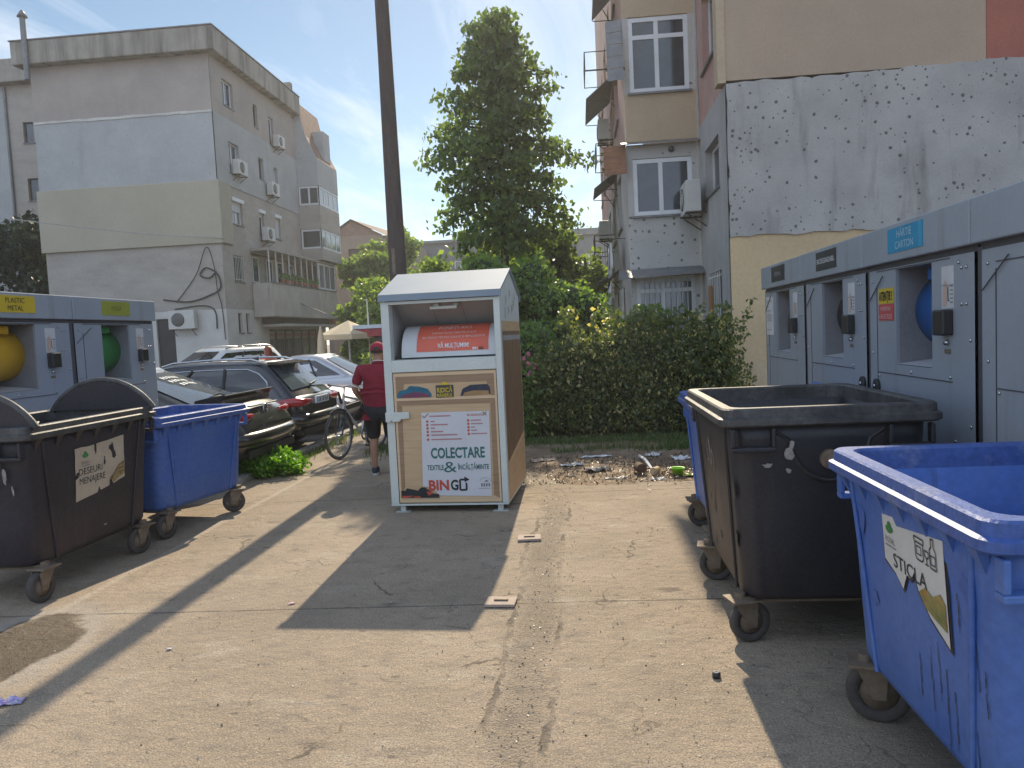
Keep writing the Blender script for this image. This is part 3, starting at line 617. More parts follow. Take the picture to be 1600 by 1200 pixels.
cable('wall_cable','thin cable slanting up the beige gable to its corner bracket',[g.p(6.0,3.75,.05),g.p(7.0,4.9,.07),g.p(7.6,6.1,.12),g.p(7.9,5.2,.12),g.p(7.95,4.2,.08),g.p(8.1,3.4,.06),g.p(8.15,2.0,.06)],.02)
cable('wall_cable','dark cable bent over the whitewashed ground floor wall',[g.p(5.9,3.45,.05),g.p(7.2,3.55,.05),g.p(7.75,3.3,.06),g.p(7.8,2.5,.05)],.03)
cable('overhead_wire','thin overhead wire crossing in front of the yellow band',[(-26.5,30,7.9),(-22.6,31,7.3),(-18.5,32,6.7),(-15.4,32.9,6.45)],.022,'cablepale')
cable('overhead_wire','pale slack wire running from the balcony corner to the trees',[(-15.4,37,4.6),(-14.2,41,3.4),(-13.0,43,2.9),(-10.6,40,3.9),(-9.2,38,4.8)],.03,'cablepale')

# block behind on the far left
T = thing('apartment_building','grey block at the far left edge behind the beige block','building',(0,0,0))
F2 = Fr((-44,40,0),(1,0,0),(0,0,1))
hs = [(14.4,15.0,13.2,14.3),(14.4,15.0,10.1,11.3),(14.4,15.0,7.0,8.2)]
wall_panel(F2,13.6,16.5,0,16.6,hs,.2).build('wall','l_low',T)
wall_panel(F2,-8,13.6,0,16.6,w=.02).build('wall','l_mid',T)
MB().box((-52,40.3,0),(-27.5,56,16.5)).build('inner_core','l_low',T)
MB().box((-52,39.4,16.3),(-27.4,41,17.5)).build('cornice','l_corn',T,bevel=.04)
for h in hs: window(T,F2,*h,fr='woodframe')
MB().cyl((-30.45,39.92,0),(-30.45,39.92,16.2),.07,n=10).build('drainpipe','zinc',T)

# ---------------------------------------------------------------- right apartment block
def right_block():
    T = thing('apartment_building','tan, white and brick red block with bay windows behind the hedge','building',(0,0,0))
    cx, gy = 2.70, 14.0
    G = Fr((cx,gy,0),(1,0,0),(0,0,1)); Rr = Fr((cx,17.2,0),(0,-1,0),(0,0,1))      # gable; recess wall faces -X
    up = MB(); up.fbox(G,.0,4.32,5.9,15.0,-.3,.0); up.build('wall','r_tan',T)
    MB().fbox(G,4.325,12,5.9,15.0,-.3,.004).build('wall','r_red',T)
    pts = ragged([(.0,3.2),(12,3.2),(12,6.05),(.0,5.84)],.025,.16)
    pts = [(max(0,a),b) for a,b in pts]
    mb = MB(); mb.poly(G,pts,.03,.3); mb.build('white_render_band','r_white',T)
    MB().fbox(G,.0,12,-.05,3.3,-.3,.0).build('wall','r_tanlow',T)
    MB().box((cx+.3,gy+.3,-.05),(cx+11.9,34,14.9)).build('inner_core','r_tan',T)
    # recess wall between the gable and the bay
    hz = [(1.0,2.4,1.55,2.7),(.9,2.45,4.25,5.2),(.9,2.45,6.75,8.2),(.9,2.45,9.5,10.9)]
    for (z0,z1,m) in ((-.05,3.2,'r_grey'),(3.2,5.84,'r_grey'),(5.84,15,'r_pink')):
        h = [q for q in hz if z0 < q[2] < z1]
        wall_panel(Rr,0,3.2,z0,z1,h,.2,w=.0 if z0>5 else .015).build('wall',m,T)
    q = MB(); q.fbox(G,-.14,0,5.86,15.0,-.31,.02); q.build('corner_strip','r_bay',T)
    for i,h in enumerate(hz): window(T,Rr,*h,w=-.14,mull=(.5,),bars=7 if i==0 else 0)
    MB().fbox(Rr,1.3,1.55,1.5,2.45,.05,.09).build('leaning_plank','plank',T)
    # bay stack
    x0,x1,by = 1.15,2.66,17.0
    Bf = Fr((x0,by,0),(1,0,0),(0,0,1)); Bs = Fr((x0,34,0),(0,-1,0),(0,0,1)); bw = x1-x0; sl = 34-by
    def bay(z0,z1,m,side): 
        mb = MB(); mb.fbox(Bf,0,bw,z0,z1,-.2,0); mb.build('bay_panel',m,T,bevel=.012)
        wall_panel(Bs,0,sl-.2,z0,z1).build('wall',side,T)
    bay(-.05,1.45,'r_grey','r_grey'); bay(2.95,4.08,'r_baywhite','r_grey'); bay(5.66,6.68,'r_bay','r_pink'); bay(8.26,9.4,'r_bay','r_pink'); bay(10.9,15,'r_bay','r_pink')
    bay(2.76,2.95,'r_baywhite','r_grey')
    MB().fbox(Bf,0,bw,5.30,5.60,-.2,0).build('bay_panel','r_baywhite',T)
    wall_panel(Bs,0,sl-.2,1.45,2.76,[(k,k+1.6,1.46,2.7) for k in (1,4,7,10,13)],.2).build('wall','r_grey',T)
    for (z0,z1,m) in ((4.08,5.66,'r_grey'),(6.68,8.26,'r_pink'),(9.4,10.9,'r_pink')):
        hh = [(k,k+1.7,z0+.1,z1-.15) for k in (1,4,7,10,13)]
        wall_panel(Bs,0,sl-.2,z0,z1,hh,.2).build('wall',m,T)
        for h in hh: window(T,Bs,*h,w=-.1,mull=(.5,))
    for k in (1,4,7,10,13): window(T,Bs,k,k+1.6,1.46,2.7,w=-.1,mull=(.5,),bars=9)
    # front windows of the bays
    sb = MB()
    for (z0,z1) in ((1.45,2.76),(4.08,5.30),(6.68,8.26),(9.4,10.9)):
        MB().fbox(Bf,0,.12,z0,z1,-.2,-.004).build('bay_post','r_baywhite',T); MB().fbox(Bf,bw-.14,bw,z0,z1,-.2,-.004).build('bay_post','r_baywhite',T)
    window(T,Bf,.12,bw-.14,1.46,2.75,w=-.02,mull=(.45,),trans=(.78,),t=.08,gl='glass_curtained',bars=11)
    window(T,Bf,.12,bw-.14,4.09,5.29,w=-.02,mull=(.47,),t=.09,gl='glass')
    window(T,Bf,.12,bw-.14,6.69,8.25,w=-.02,mull=(.47,),trans=(.74,),t=.09,gl='glass')
    window(T,Bf,.12,bw-.14,9.41,10.89,w=-.02,mull=(.47,),t=.09,gl='glass')
    # sheet-metal drip roofs between storeys
    mb = MB(); mb.add([Bf.p(-.12,5.66,0),Bf.p(bw+.02,5.66,0),Bf.p(bw+.02,5.585,.22),Bf.p(-.12,5.585,.22),Bf.p(-.12,5.63,0),Bf.p(bw+.02,5.63,0),Bf.p(bw+.02,5.565,.22),Bf.p(-.12,5.565,.22)],[(0,3,2,1),(4,5,6,7),(3,7,6,2),(0,4,7,3),(1,2,6,5)]); mb.build('drip_roof','zinc',T)
    mb = MB(); mb.add([Bf.p(-.25,2.93,0),Bf.p(bw+.02,2.96,0),Bf.p(bw+.02,2.80,.42),Bf.p(-.3,2.74,.42),Bf.p(-.25,2.90,0),Bf.p(bw+.02,2.93,0),Bf.p(bw+.02,2.775,.42),Bf.p(-.3,2.715,.42)],[(0,3,2,1),(4,5,6,7),(3,7,6,2),(0,4,7,3),(1,2,6,5)]); mb.build('drip_roof','zinc',T)
    MB().disc_ring(Bf.p(.95,5.46,.0),Bf.n,[(0,0),(.07,.0),(.05,.10),(0,.10)],12,closed=False).build('lamp','acdark',T)
    MB().cyl(Bf.p(bw+.02,1.2,.05),Bf.p(bw+.02,14.8,.05),.035,n=8).build('drainpipe','r_grey',T)
    return T,Bs,Bf,Rr
RB,RS,RF,RR = right_block()
ac_unit('white outdoor unit on the bracket beside the lower bay window of the tan block',Fr((2.66,15.9,0),(0,-1,0),(0,0,1)),-.55,3.98,s=1.15)
ac_unit('small outdoor unit high on the shaded side of the tan block, below a grey awning',RS,11.5,7.0,s=1.0)
ac_unit('outdoor unit halfway up the shaded side of the tan block, behind the lime leaves',RS,9.2,4.5,s=1.0)
def awning(label, a0, a1, b, drop, out, m):
    T = thing('awning',label,'awning',tuple(RS.p(a0,b,0)),0,'awnings on the side of the tan block')
    L = Fr((0,0,0),RS.u,RS.v); w = a1-a0
    mb = MB(); P = [L.p(0,0,.01),L.p(w,0,.01),L.p(w,-drop,out),L.p(0,-drop,out)]; Q = [p-V((0,0,.025)) for p in P]
    mb.add(P+Q,[(0,3,2,1),(4,5,6,7),(0,1,5,4),(1,2,6,5),(2,3,7,6),(3,0,4,7)]); mb.build('sheet',m,T)
    for a in (.03,w-.03): MB().tube([L.p(a,-drop-.05,.01),L.p(a,-drop-.035,out-.02)],.012,6).tube([L.p(a,-drop*.5-.045,out*.5),L.p(a,-drop-.25,.01)],.012,6).build('bracket','iron',T)
    return T
awning('long grey sheet awning highest on the side of the tan block',14.2,16.6,9.9,.55,.55,'zinc')
awning('grey awning jutting furthest into the sky beside the lime tree',10.6,13.2,8.35,.6,.75,'zinc')
awning('small dark awning behind the ragged rust brown one',11.2,13.0,5.9,.45,.62,'zinc')
awning('low dark awning above the washing lines of the tan block',9.5,12.5,3.3,.3,.6,'zinc')
def front_awning(label, x0, x1, z0, z1, m, y=17.05):
    T = thing('awning',label,'awning',(x1,y,z1),0,'awnings on the side of the tan block'); w=x0-x1; h=z0-z1
    mb=MB(); n=5
    for k in range(n): a,b=k/n,(k+.94)/n; mb.add([(0,-.02-.30*a,h*a),(w,.05-.30*a,h*a),(w,.05-.30*b,h*b),(0,-.02-.30*b,h*b),(0,.0-.30*a,h*a),(w,.07-.30*a,h*a),(w,.07-.30*b,h*b),(0,-.0-.30*b,h*b)],[(0,1,2,3),(7,6,5,4),(0,4,5,1),(3,2,6,7),(0,3,7,4),(1,5,6,2)])
    mb.build('sheet',m,T)
    for t in (.2,.85): MB().tube([(.0,.06-.3*t,h*t),(w,.12-.3*t,h*t)],.014,6).build('bracket','iron',T)
    return T
front_awning('ragged rust brown awning at the corner of the lower bay window',.66,1.13,4.95,5.62,'rust')
front_awning('long dark grey awning at the corner of the upper bay window',.80,1.13,6.9,8.25,'zinc')
def rack(label, a, b, out, w):
    L = RS; mb = MB()
    for h in (0,.5): mb.tube([L.p(a,b+h,0),L.p(a,b+h,out),L.p(a+w,b+h,out),L.p(a+w,b+h,0)],.014,6)
    for x in (a,a+w): mb.tube([L.p(x,b,out),L.p(x,b+.5,out)],.012,6)
    for k in range(5): mb.tube([L.p(a+w*k/4,b,out*.98),L.p(a+w*k/4,b+.5,out*.98)],.005,5)
    tag(mb.build('drying_rack','iron'),label,'drying rack','drying racks on the side of the tan block')
rack('upper iron drying rack sticking out of the tan block above a grey awning',10,9.0,.72,1.6)
rack('middle iron drying rack sticking out under the small outdoor unit',10.5,6.35,.5,1.5)
rack('lowest iron drying rack sticking out behind the lime leaves',9.0,4.0,.6,1.4)
for k,(a,b,h,m) in enumerate(((13.6,3.75,.75,'clothwhite'),(14.1,3.7,.55,'clothdark'),(14.55,3.78,.8,'clothwhite'),(15.0,3.72,.6,'clothwhite'),(12.6,2.75,.55,'clothwhite'),(13.3,2.8,.6,'clothwhite'),(14.0,2.85,.5,'clothwhite'),(13.0,3.7,.9,'clothdark'))):
    mb = MB(); n = 8
    for i in range(n):
        pass
    rows = [[RS.p(a+.42*i/n, b-h*j/4, .32+.03*math.sin(i*1.7+k)*(j/4)) for i in range(n+1)] for j in range(5)]
    P = [p for r_ in rows for p in r_]; mb.add(P,[(j*(n+1)+i,j*(n+1)+i+1,(j+1)*(n+1)+i+1,(j+1)*(n+1)+i) for j in range(4) for i in range(n)],0,True)
    o = mb.build('laundry',m); so2 = o.modifiers.new('solid','SOLIDIFY'); so2.thickness = .01
    tag(o,('dark garment' if m=='clothdark' else 'white garment')+' drying on the '+('upper' if b>3.2 else 'lower')+' line beside the bay of the tan block','laundry','laundry drying beside the tan block')
cable('washing_line','washing line strung along the side of the tan block',[RS.p(12.4,3.8,.01),RS.p(12.5,3.79,.32),RS.p(15.6,3.76,.32),RS.p(15.7,3.77,.01)],.008)

# ---------------------------------------------------------------- far buildings
M['brickold'] = mat('weathered_brick', (.34, .235, .19), (.25, .18, .15), 2, .9, fine=.2, fs=12)
T = thing('apartment_building','brown building with a pointed gable roof seen past the beige block','building',(0,0,0))
F3 = Fr((-19.6,60,0),(1,0,0),(0,0,1))
hs=[(1.6,3.3,7.6,8.9),(1.9,3.5,4.8,6.2),(.6,1.7,2.6,4.2)]
wall_panel(F3,0,4.4,0,9.9,hs,.2).build('wall','brickbrown',T)
MB().add([(-19.6,60,9.9),(-15.2,60,9.9),(-17.6,60,11.1)],[(0,1,2)]).build('gable','brickold',T)
MB().box((-19.55,60.25,0),(-14.0,72,9.85)).build('inner_core','brickbrown',T)
F3s = Fr((-15.2,60,0),(.55,.83,0),(0,0,1))
wall_panel(F3s,0,3.4,0,9.6,[(.5,2.4,7.5,8.9)],.2).build('wall','brickbrown',T); window(T,F3s,.5,2.4,7.5,8.9,fr='woodframe',sill=False)
MB().fbox(F3s,.0,3.4,6.2,7.3,0,.04).build('brick_panel','farred',T)
rf = MB(); rf.add([(-20.0,59.7,9.75),(-17.6,59.7,11.2),(-15.0,59.7,9.85),(-13.0,62.9,9.7),(-17.6,66,11.2),(-20.0,66,9.75)],[(0,1,4,5),(1,2,3,4)]); rf.build('roof','roof_tile',T)
for i,h in enumerate(hs): window(T,F3,*h,mull=(.25,.5,.75),trans=(.33,.66) if i==0 else (),fr='woodframe' if i==0 else 'pvc',gl='glass' if i==0 else 'glass_curtained',sill=i>0)
T = thing('apartment_building','long low grey building with red end far behind the lime tree','building',(0,0,0))
F4 = Fr((-24,72,0),(1,0,0),(0,0,1))
hs=[(x,x+1.2,7.1,8.7) for x in (9.3,12.5,15.8)]; hs2=[(x,x+1.2,7.1,8.7) for x in (20.0,24.5,28.0)]
wall_panel(F4,0,14.9,0,10.4,[h for h in hs if h[1]<14.9],.2).build('wall','fargrey',T)
wall_panel(F4,14.9,18.6,0,10.5,[hs[2]],.2,w=.1).build('wall','farred',T)
wall_panel(F4,18.6,34,0,11.0,hs2,.2).build('wall','fargrey',T)
MB().box((-24,72.3,0),(10,84,10.3)).build('inner_core','fargrey',T)
MB().box((-24.2,71.7,10.4),(10.2,72.3,10.65)).build('coping','zinc',T)
for h in hs+hs2: window(T,F4,*h,w=-.08,mull=(.5,),gl='glass_curtained',t=.12)
MB().box((-14.6,71.9,8.8),(-14.2,71.95,9.6)).build('satellite_dish','pvc',T,bevel=.1)

# ---------------------------------------------------------------- plants
def leaf_mesh(name, P, size, m, parent, droop=.3, fold=True, upbias=.3, aspect=.72, var=.35):
    P = np.asarray(P); n = len(P)
    d = rng.normal(size=(n,3)); d[:,2] -= droop*2; d /= np.linalg.norm(d,axis=1)[:,None]
    nr = rng.normal(size=(n,3)); nr[:,2] += upbias*3
    s = np.cross(d,nr); s /= np.linalg.norm(s,axis=1)[:,None]+1e-9
    nn = np.cross(s,d)
    sz = (size*(1+rng.uniform(-var,var,n)))[:,None]
    a = P-d*sz*.5; tip = P+d*sz*.5; l1 = P+s*sz*aspect*.5-d*sz*.08+nn*sz*.12; r1 = P-s*sz*aspect*.5-d*sz*.08+nn*sz*.12
    vs = np.stack([a,r1,tip,l1],1).reshape(-1,3)
    k = np.arange(n)*4
    fs = np.stack([np.stack([k,k+1,k+2],1),np.stack([k,k+2,k+3],1)],1).reshape(-1,3)
    me = bpy.data.meshes.new(name); me.vertices.add(len(vs)); me.vertices.foreach_set('co',vs.astype(np.float32).ravel())
    me.loops.add(fs.size); me.loops.foreach_set('vertex_index',fs.astype(np.int32).ravel())
    me.polygons.add(len(fs)); me.polygons.foreach_set('loop_start',np.arange(0,fs.size,3,dtype=np.int32)); me.polygons.foreach_set('loop_total',np.full(len(fs),3,dtype=np.int32))
    me.materials.append(M[m]); me.update(calc_edges=True); me.validate()
    o = bpy.data.objects.new(name,me); C.objects.link(o)
    if parent: o.parent = parent
    return o
def lime_tree(loc):
    T = thing('lime_tree','tall slender lime tree standing alone between the two blocks','tree',loc)
    H, z0 = 8.75, 3.15
    tr = MB(); path = [(0,0,-.1),(.03,0,1),(-.03,.02,2.5),(.02,0,4),(0,.03,6),(.03,0,8.2)]
    tr.tube(path,[.17,.14,.125,.11,.07,.02],10)
    L = []
    def env(z):
        t = (z-z0)/(H-z0); return 2.0*float(np.interp(t,[0,.05,.15,.42,.6,.72,.9,1],[.55,.75,1,.98,.82,.66,.42,.15]))
    for i in range(96):
        z = z0+.2+(H-z0-.6)*(i/96)**.9; az = i*2.39996+random.uniform(-.3,.3); ln = env(z)*random.uniform(.66,1.08)
        if random.random() < .18: ln *= 1.2
        rise = .15+.55*((z-z0)/(H-z0)); pts = []
        for k in range(7):
            t = k/6; pts.append(V((math.cos(az)*ln*t, math.sin(az)*ln*t, z+ln*(rise*t-.42*t*t)+.02*random.uniform(-1,1))))
        tr.tube(pts,[.028*(1-.8*k/6)+.004 for k in range(7)],5)
        nl = int(26+86*ln)
        for j in range(nl):
            t = random.random()**.62; k = min(5,int(t*6)); p = pts[k].lerp(pts[k+1],t*6-k)
            sp = .13+.20*(1-abs(t-.5))*ln*.7
            L.append((p.x+random.gauss(0,sp*.75),p.y+random.gauss(0,sp*.75),p.z+random.gauss(0,sp*.30)-.05))
    for j in range(90): L.append((random.gauss(0,.12)+.0,random.gauss(0,.12),H-.75+random.uniform(-.3,.72)))
    for j in range(160): 
        s = random.choice((-.62,.25)); L.append((s+random.gauss(0,.13),random.gauss(0,.13),H-.9+random.uniform(-.5,.5)))
    tr.build('trunk','bark',T)
    leaf_mesh('crown',L,.142,'lime',T,droop=.35,upbias=.5,aspect=.9)
    return T
TT = lime_tree((-2.0,21.5,0)); TT.scale = (.99,.99,1.205)
def clump_points(n, blobs, hollow=.55):
    """points spread through overlapping ellipsoid clumps, denser towards their skin"""
    w = np.array([b[3]*b[4]*b[5] for b in blobs])**.75; w /= w.sum(); out = []
    idx = rng.choice(len(blobs),n,p=w)
    d = rng.normal(size=(n,3)); d /= np.linalg.norm(d,axis=1)[:,None]; r = hollow+(1.06-hollow)*rng.random(n)**.8
    B = np.array(blobs)[idx]; bumps = 1+.18*np.sin(d[:,0]*7+idx)+.14*np.sin(d[:,2]*9+idx*2)
    return B[:,:3]+d*B[:,3:6]*(r*bumps)[:,None]
def broad_tree(label, loc, h, w, m='fartree', size=.3, n=5200, trunk=.18, seed=1, group='trees behind the yard', base=.25):
    random.seed(seed); T = thing('broadleaf_tree',label,'tree',loc,0,group)
    tr = MB(); tr.tube([(0,0,-.1),(.05,0,h*.3),(0,.05,h*.6),(.05,0,h*.85)],[trunk,trunk*.8,trunk*.5,.03],9)
    blobs = []
    for i in range(22):
        a = random.uniform(0,6.28); z = h*random.uniform(base,.93); rr = w*.5*math.sqrt(max(.08,1-((z/h-base-.25)/(.95-base-.1))**2))*random.uniform(.3,.95)
        c = (math.cos(a)*rr,math.sin(a)*rr,z); s = w*random.uniform(.13,.24); blobs.append((*c,s,s,s*.8))
        tr.tube([(0,0,max(.3,z*.6)),(c[0]*.5,c[1]*.5,z*.85),c],[trunk*.35,trunk*.2,.015],6)
    tr.build('trunk','bark',T); leaf_mesh('crown',clump_points(n,blobs,.35),size,m,T,upbias=.5)
    return T
broad_tree('bright tree beside the balcony end of the beige block',(-13.0,47.5,0),7.0,4.0,seed=3,size=.36,n=6000,base=.1)
broad_tree('dark rounded tree directly left of the brown pole',(-12.4,51,0),8.6,4.6,seed=4,size=.38,n=6500,base=.15)
broad_tree('low pale tree under the balcony corner, behind the parasols',(-11.2,40,0),4.2,2.9,seed=5,size=.28,n=5000,base=.1)
broad_tree('tree just right of the brown pole, over the grey building',(-8.4,45,0),5.9,5.0,seed=6,size=.32,n=6500,base=.1)
broad_tree('tree filling the gap left of the lime trunk',(-4.9,31,0),4.7,4.2,seed=7,size=.24,n=6500,base=.08)
broad_tree('broad low tree behind the kiosk roof',(-8.3,34,0),4.3,4.0,seed=12,size=.24,n=6000,base=.08)
broad_tree('sunlit tree right of the lime trunk, against the tan block side',(-.7,24,0),5.0,3.6,seed=8,size=.2,n=8000,base=.1)
broad_tree('yellow green tree close behind the lime trunk',(-2.0,26,0),4.9,3.4,seed=9,size=.22,n=7000,base=.08)
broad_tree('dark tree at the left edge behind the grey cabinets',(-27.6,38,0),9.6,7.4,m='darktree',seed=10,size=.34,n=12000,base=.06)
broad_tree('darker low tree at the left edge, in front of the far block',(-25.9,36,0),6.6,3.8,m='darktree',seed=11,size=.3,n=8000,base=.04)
def shrub(label, loc, blobs, n, size, m, cat='shrub', name='shrub', group=None, core=True, droop=.3):
    T = thing(name,label,cat,loc,0,group)
    st = MB()
    for b in blobs:
        st.tube([(b[0]*.6,b[1]*.6,-.05),(b[0]*.85,b[1]*.85,b[2]*.5),(b[0],b[1],b[2])],[.025,.018,.008],5)
    st.build('stem','bark',T)
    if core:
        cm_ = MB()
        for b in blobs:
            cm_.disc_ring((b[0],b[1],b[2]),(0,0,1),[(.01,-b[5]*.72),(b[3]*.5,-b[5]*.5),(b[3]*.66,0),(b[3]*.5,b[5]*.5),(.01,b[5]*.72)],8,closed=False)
        cm_.build('shaded_core','core',T)
    leaf_mesh('foliage',clump_points(n,blobs,.62),size,m,T,droop=droop); return T
# hedge along the flower bed
random.seed(21)
T = thing('hedge','long clipped hedge with pale faded blossoms in front of the tan block','hedge',(0,0,0))
bl = []; st = MB()
x = -.55
while x < 2.38:
    top = 1.74+.07*math.sin(x*3.1)+.05*math.sin(x*7) - (.5 if x < -.25 else 0)*.6
    for z in np.arange(.25,top-.12,.3):
        for yy in (12.25,12.75): bl.append((x+random.uniform(-.08,.08),yy+random.uniform(-.08,.08),z+random.uniform(-.06,.1),.3,.33,.26))
    st.tube([(x,12.5,-.05),(x+.05,12.45,.8),(x,12.5,1.7)],[.03,.022,.008],5); x += .26
st.build('stem','bark',T)
MB().box((-.42,12.22,.12),(2.3,12.85,1.48)).build('shaded_core','core',T,bevel=.1)  # solid dark filler, coloured as the hedge's shaded inside
leaf_mesh('foliage',clump_points(34000,bl,.6),.068,'hedge',T,droop=.45,aspect=.6)
# sprouting shoots over the hedge top
pp = []
for k in range(60):
    x = random.uniform(-.4,2.6); yy = random.uniform(12.1,12.8); z0 = 1.72; hh = random.uniform(.08,.34)
    for j in range(14): t = random.random(); pp.append((x+random.gauss(0,.035)+.05*t,yy+random.gauss(0,.035),z0+hh*t))
leaf_mesh('shoots',pp,.085,'hedge',T)
shrub('leafy shrub between the textile bank and the hedge',(-.85,13.0,0),[(random.uniform(-.45,.4),random.uniform(-.4,.5),z,.34,.34,.3) for z in np.linspace(.25,1.55,26)],9000,.085,'bush')
shrub('tall shrub behind the textile bank corner',(-1.25,14.6,0),[(random.uniform(-.6,.8),random.uniform(-.5,.5),z,.42,.42,.36) for z in np.linspace(.3,2.9,34)],13000,.095,'bush')
shrub('sun dappled shrub reaching over the left end of the hedge',(-.15,14.3,0),[(random.uniform(-.7,.7),random.uniform(-.5,.4),z,.36,.36,.32) for z in np.linspace(.3,2.25,30)],11000,.085,'bush')
shrub('shrub growing under the barred bay window of the tan block',(1.0,15.2,0),[(random.uniform(-.9,.8),random.uniform(-.4,.3),z,.34,.34,.3) for z in np.linspace(.3,1.95,26)],8000,.085,'bush')
shrub('dark bush behind the man in the red polo',(-3.4,20.5,0),[(random.uniform(-.8,.9),random.uniform(-.5,.5),z,.4,.4,.34) for z in np.linspace(.25,1.35,18)],5000,.11,'bush')
shrub('dense shrubs filling the gap behind the textile bank roof',(-2.5,19,0),[(random.uniform(-1.1,1.2),random.uniform(-.5,.5),z,.5,.5,.42) for z in np.linspace(.3,2.4,30)],11000,.11,'bush')
# roses by the textile bank
T = thing('rose_bush','rose bush with pink blossoms beside the textile bank','shrub',(-.92,12.2,0))
pp=[]; fl=MB(); st=MB()
for k in range(9):
    a=random.uniform(0,6.28); tip=V((math.cos(a)*.22,math.sin(a)*.2,random.uniform(1.0,1.4))); st.tube([(0,0,0),(tip.x*.5,tip.y*.5,.6),tip],[.014,.01,.006],5)
    for j in range(130): t=random.random(); pp.append((tip.x*t+random.gauss(0,.09),tip.y*t+random.gauss(0,.09),tip.z*t))
    for j in range(2):
        c=tip+V((random.uniform(-.06,.06),random.uniform(-.12,0),random.uniform(-.02,.06)))
        fl.disc_ring(c,(random.uniform(-.4,.4),-1,.4),[(.004,.015),(.022,.024),(.034,.0),(.015,-.024),(.004,-.024)],8,closed=False)
st.build('stem','bark',T); leaf_mesh('foliage',pp,.075,'bush',T); fl.build('blossom','pinkfl',T)
# grass and weeds
def blades(name, spots, h, wdt, m, kind='stuff', label=None, cat=None):
    vs=[];fs=[]
    for (x,y,z) in spots:
        a=random.uniform(0,6.28); hh=h*random.uniform(.5,1.3); lx,ly=math.cos(a)*hh*.45,math.sin(a)*hh*.45; px_,py_=-math.sin(a)*wdt,math.cos(a)*wdt; k=len(vs)
        vs+=[(x-px_,y-py_,z),(x+px_,y+py_,z),(x+lx*.5+px_*.7,y+ly*.5+py_*.7,z+hh*.65),(x+lx*.5-px_*.7,y+ly*.5-py_*.7,z+hh*.65),(x+lx,y+ly,z+hh)]
        fs+=[(k,k+1,k+2,k+3),(k+3,k+2,k+4)]
    o=MB().add(vs,fs).build(name,m); return tag(o,label,cat,kind=kind)
sp=[]
for k in range(2600):
    x=random.uniform(-1.1,2.0); sp.append((x,random.gauss(11.75,.20)-.0*(x),-.012))
for k in range(800):
    x=random.uniform(-.5,2.0); sp.append((x,random.gauss(10.85,.12)+.1*math.sin(x*4),-.012))
for k in range(900): sp.append((random.gauss(1.45,.25),random.uniform(10.6,11.7),-.012))
for k in range(900): sp.append((random.uniform(-3.3,-2.4),random.gauss(11.6,.35),.0))
for k in range(1200): sp.append((random.gauss(-4.12,.08),random.uniform(9.6,16),.0))
blades('grass',sp,.085,.005,'grass',label='short grass at the foot of the hedge and along the kerb',cat='grass')
T = thing('weed_clump','bright green weed clump sprouting beside the dark hatchback','weeds',(-4.12,9.55,0))
bl=[(random.uniform(-.5,.36),random.uniform(-.25,.25),random.uniform(.04,.26),.15,.13,.11) for k in range(34)]
leaf_mesh('foliage',clump_points(6500,bl,.2),.05,'weed',T,droop=-.1)
st=MB()
for b in bl: st.tube([(b[0]*.8,b[1]*.8,-.02),(b[0],b[1],b[2]+.08)],[.006,.003],4)
st.build('stem','weed',T)

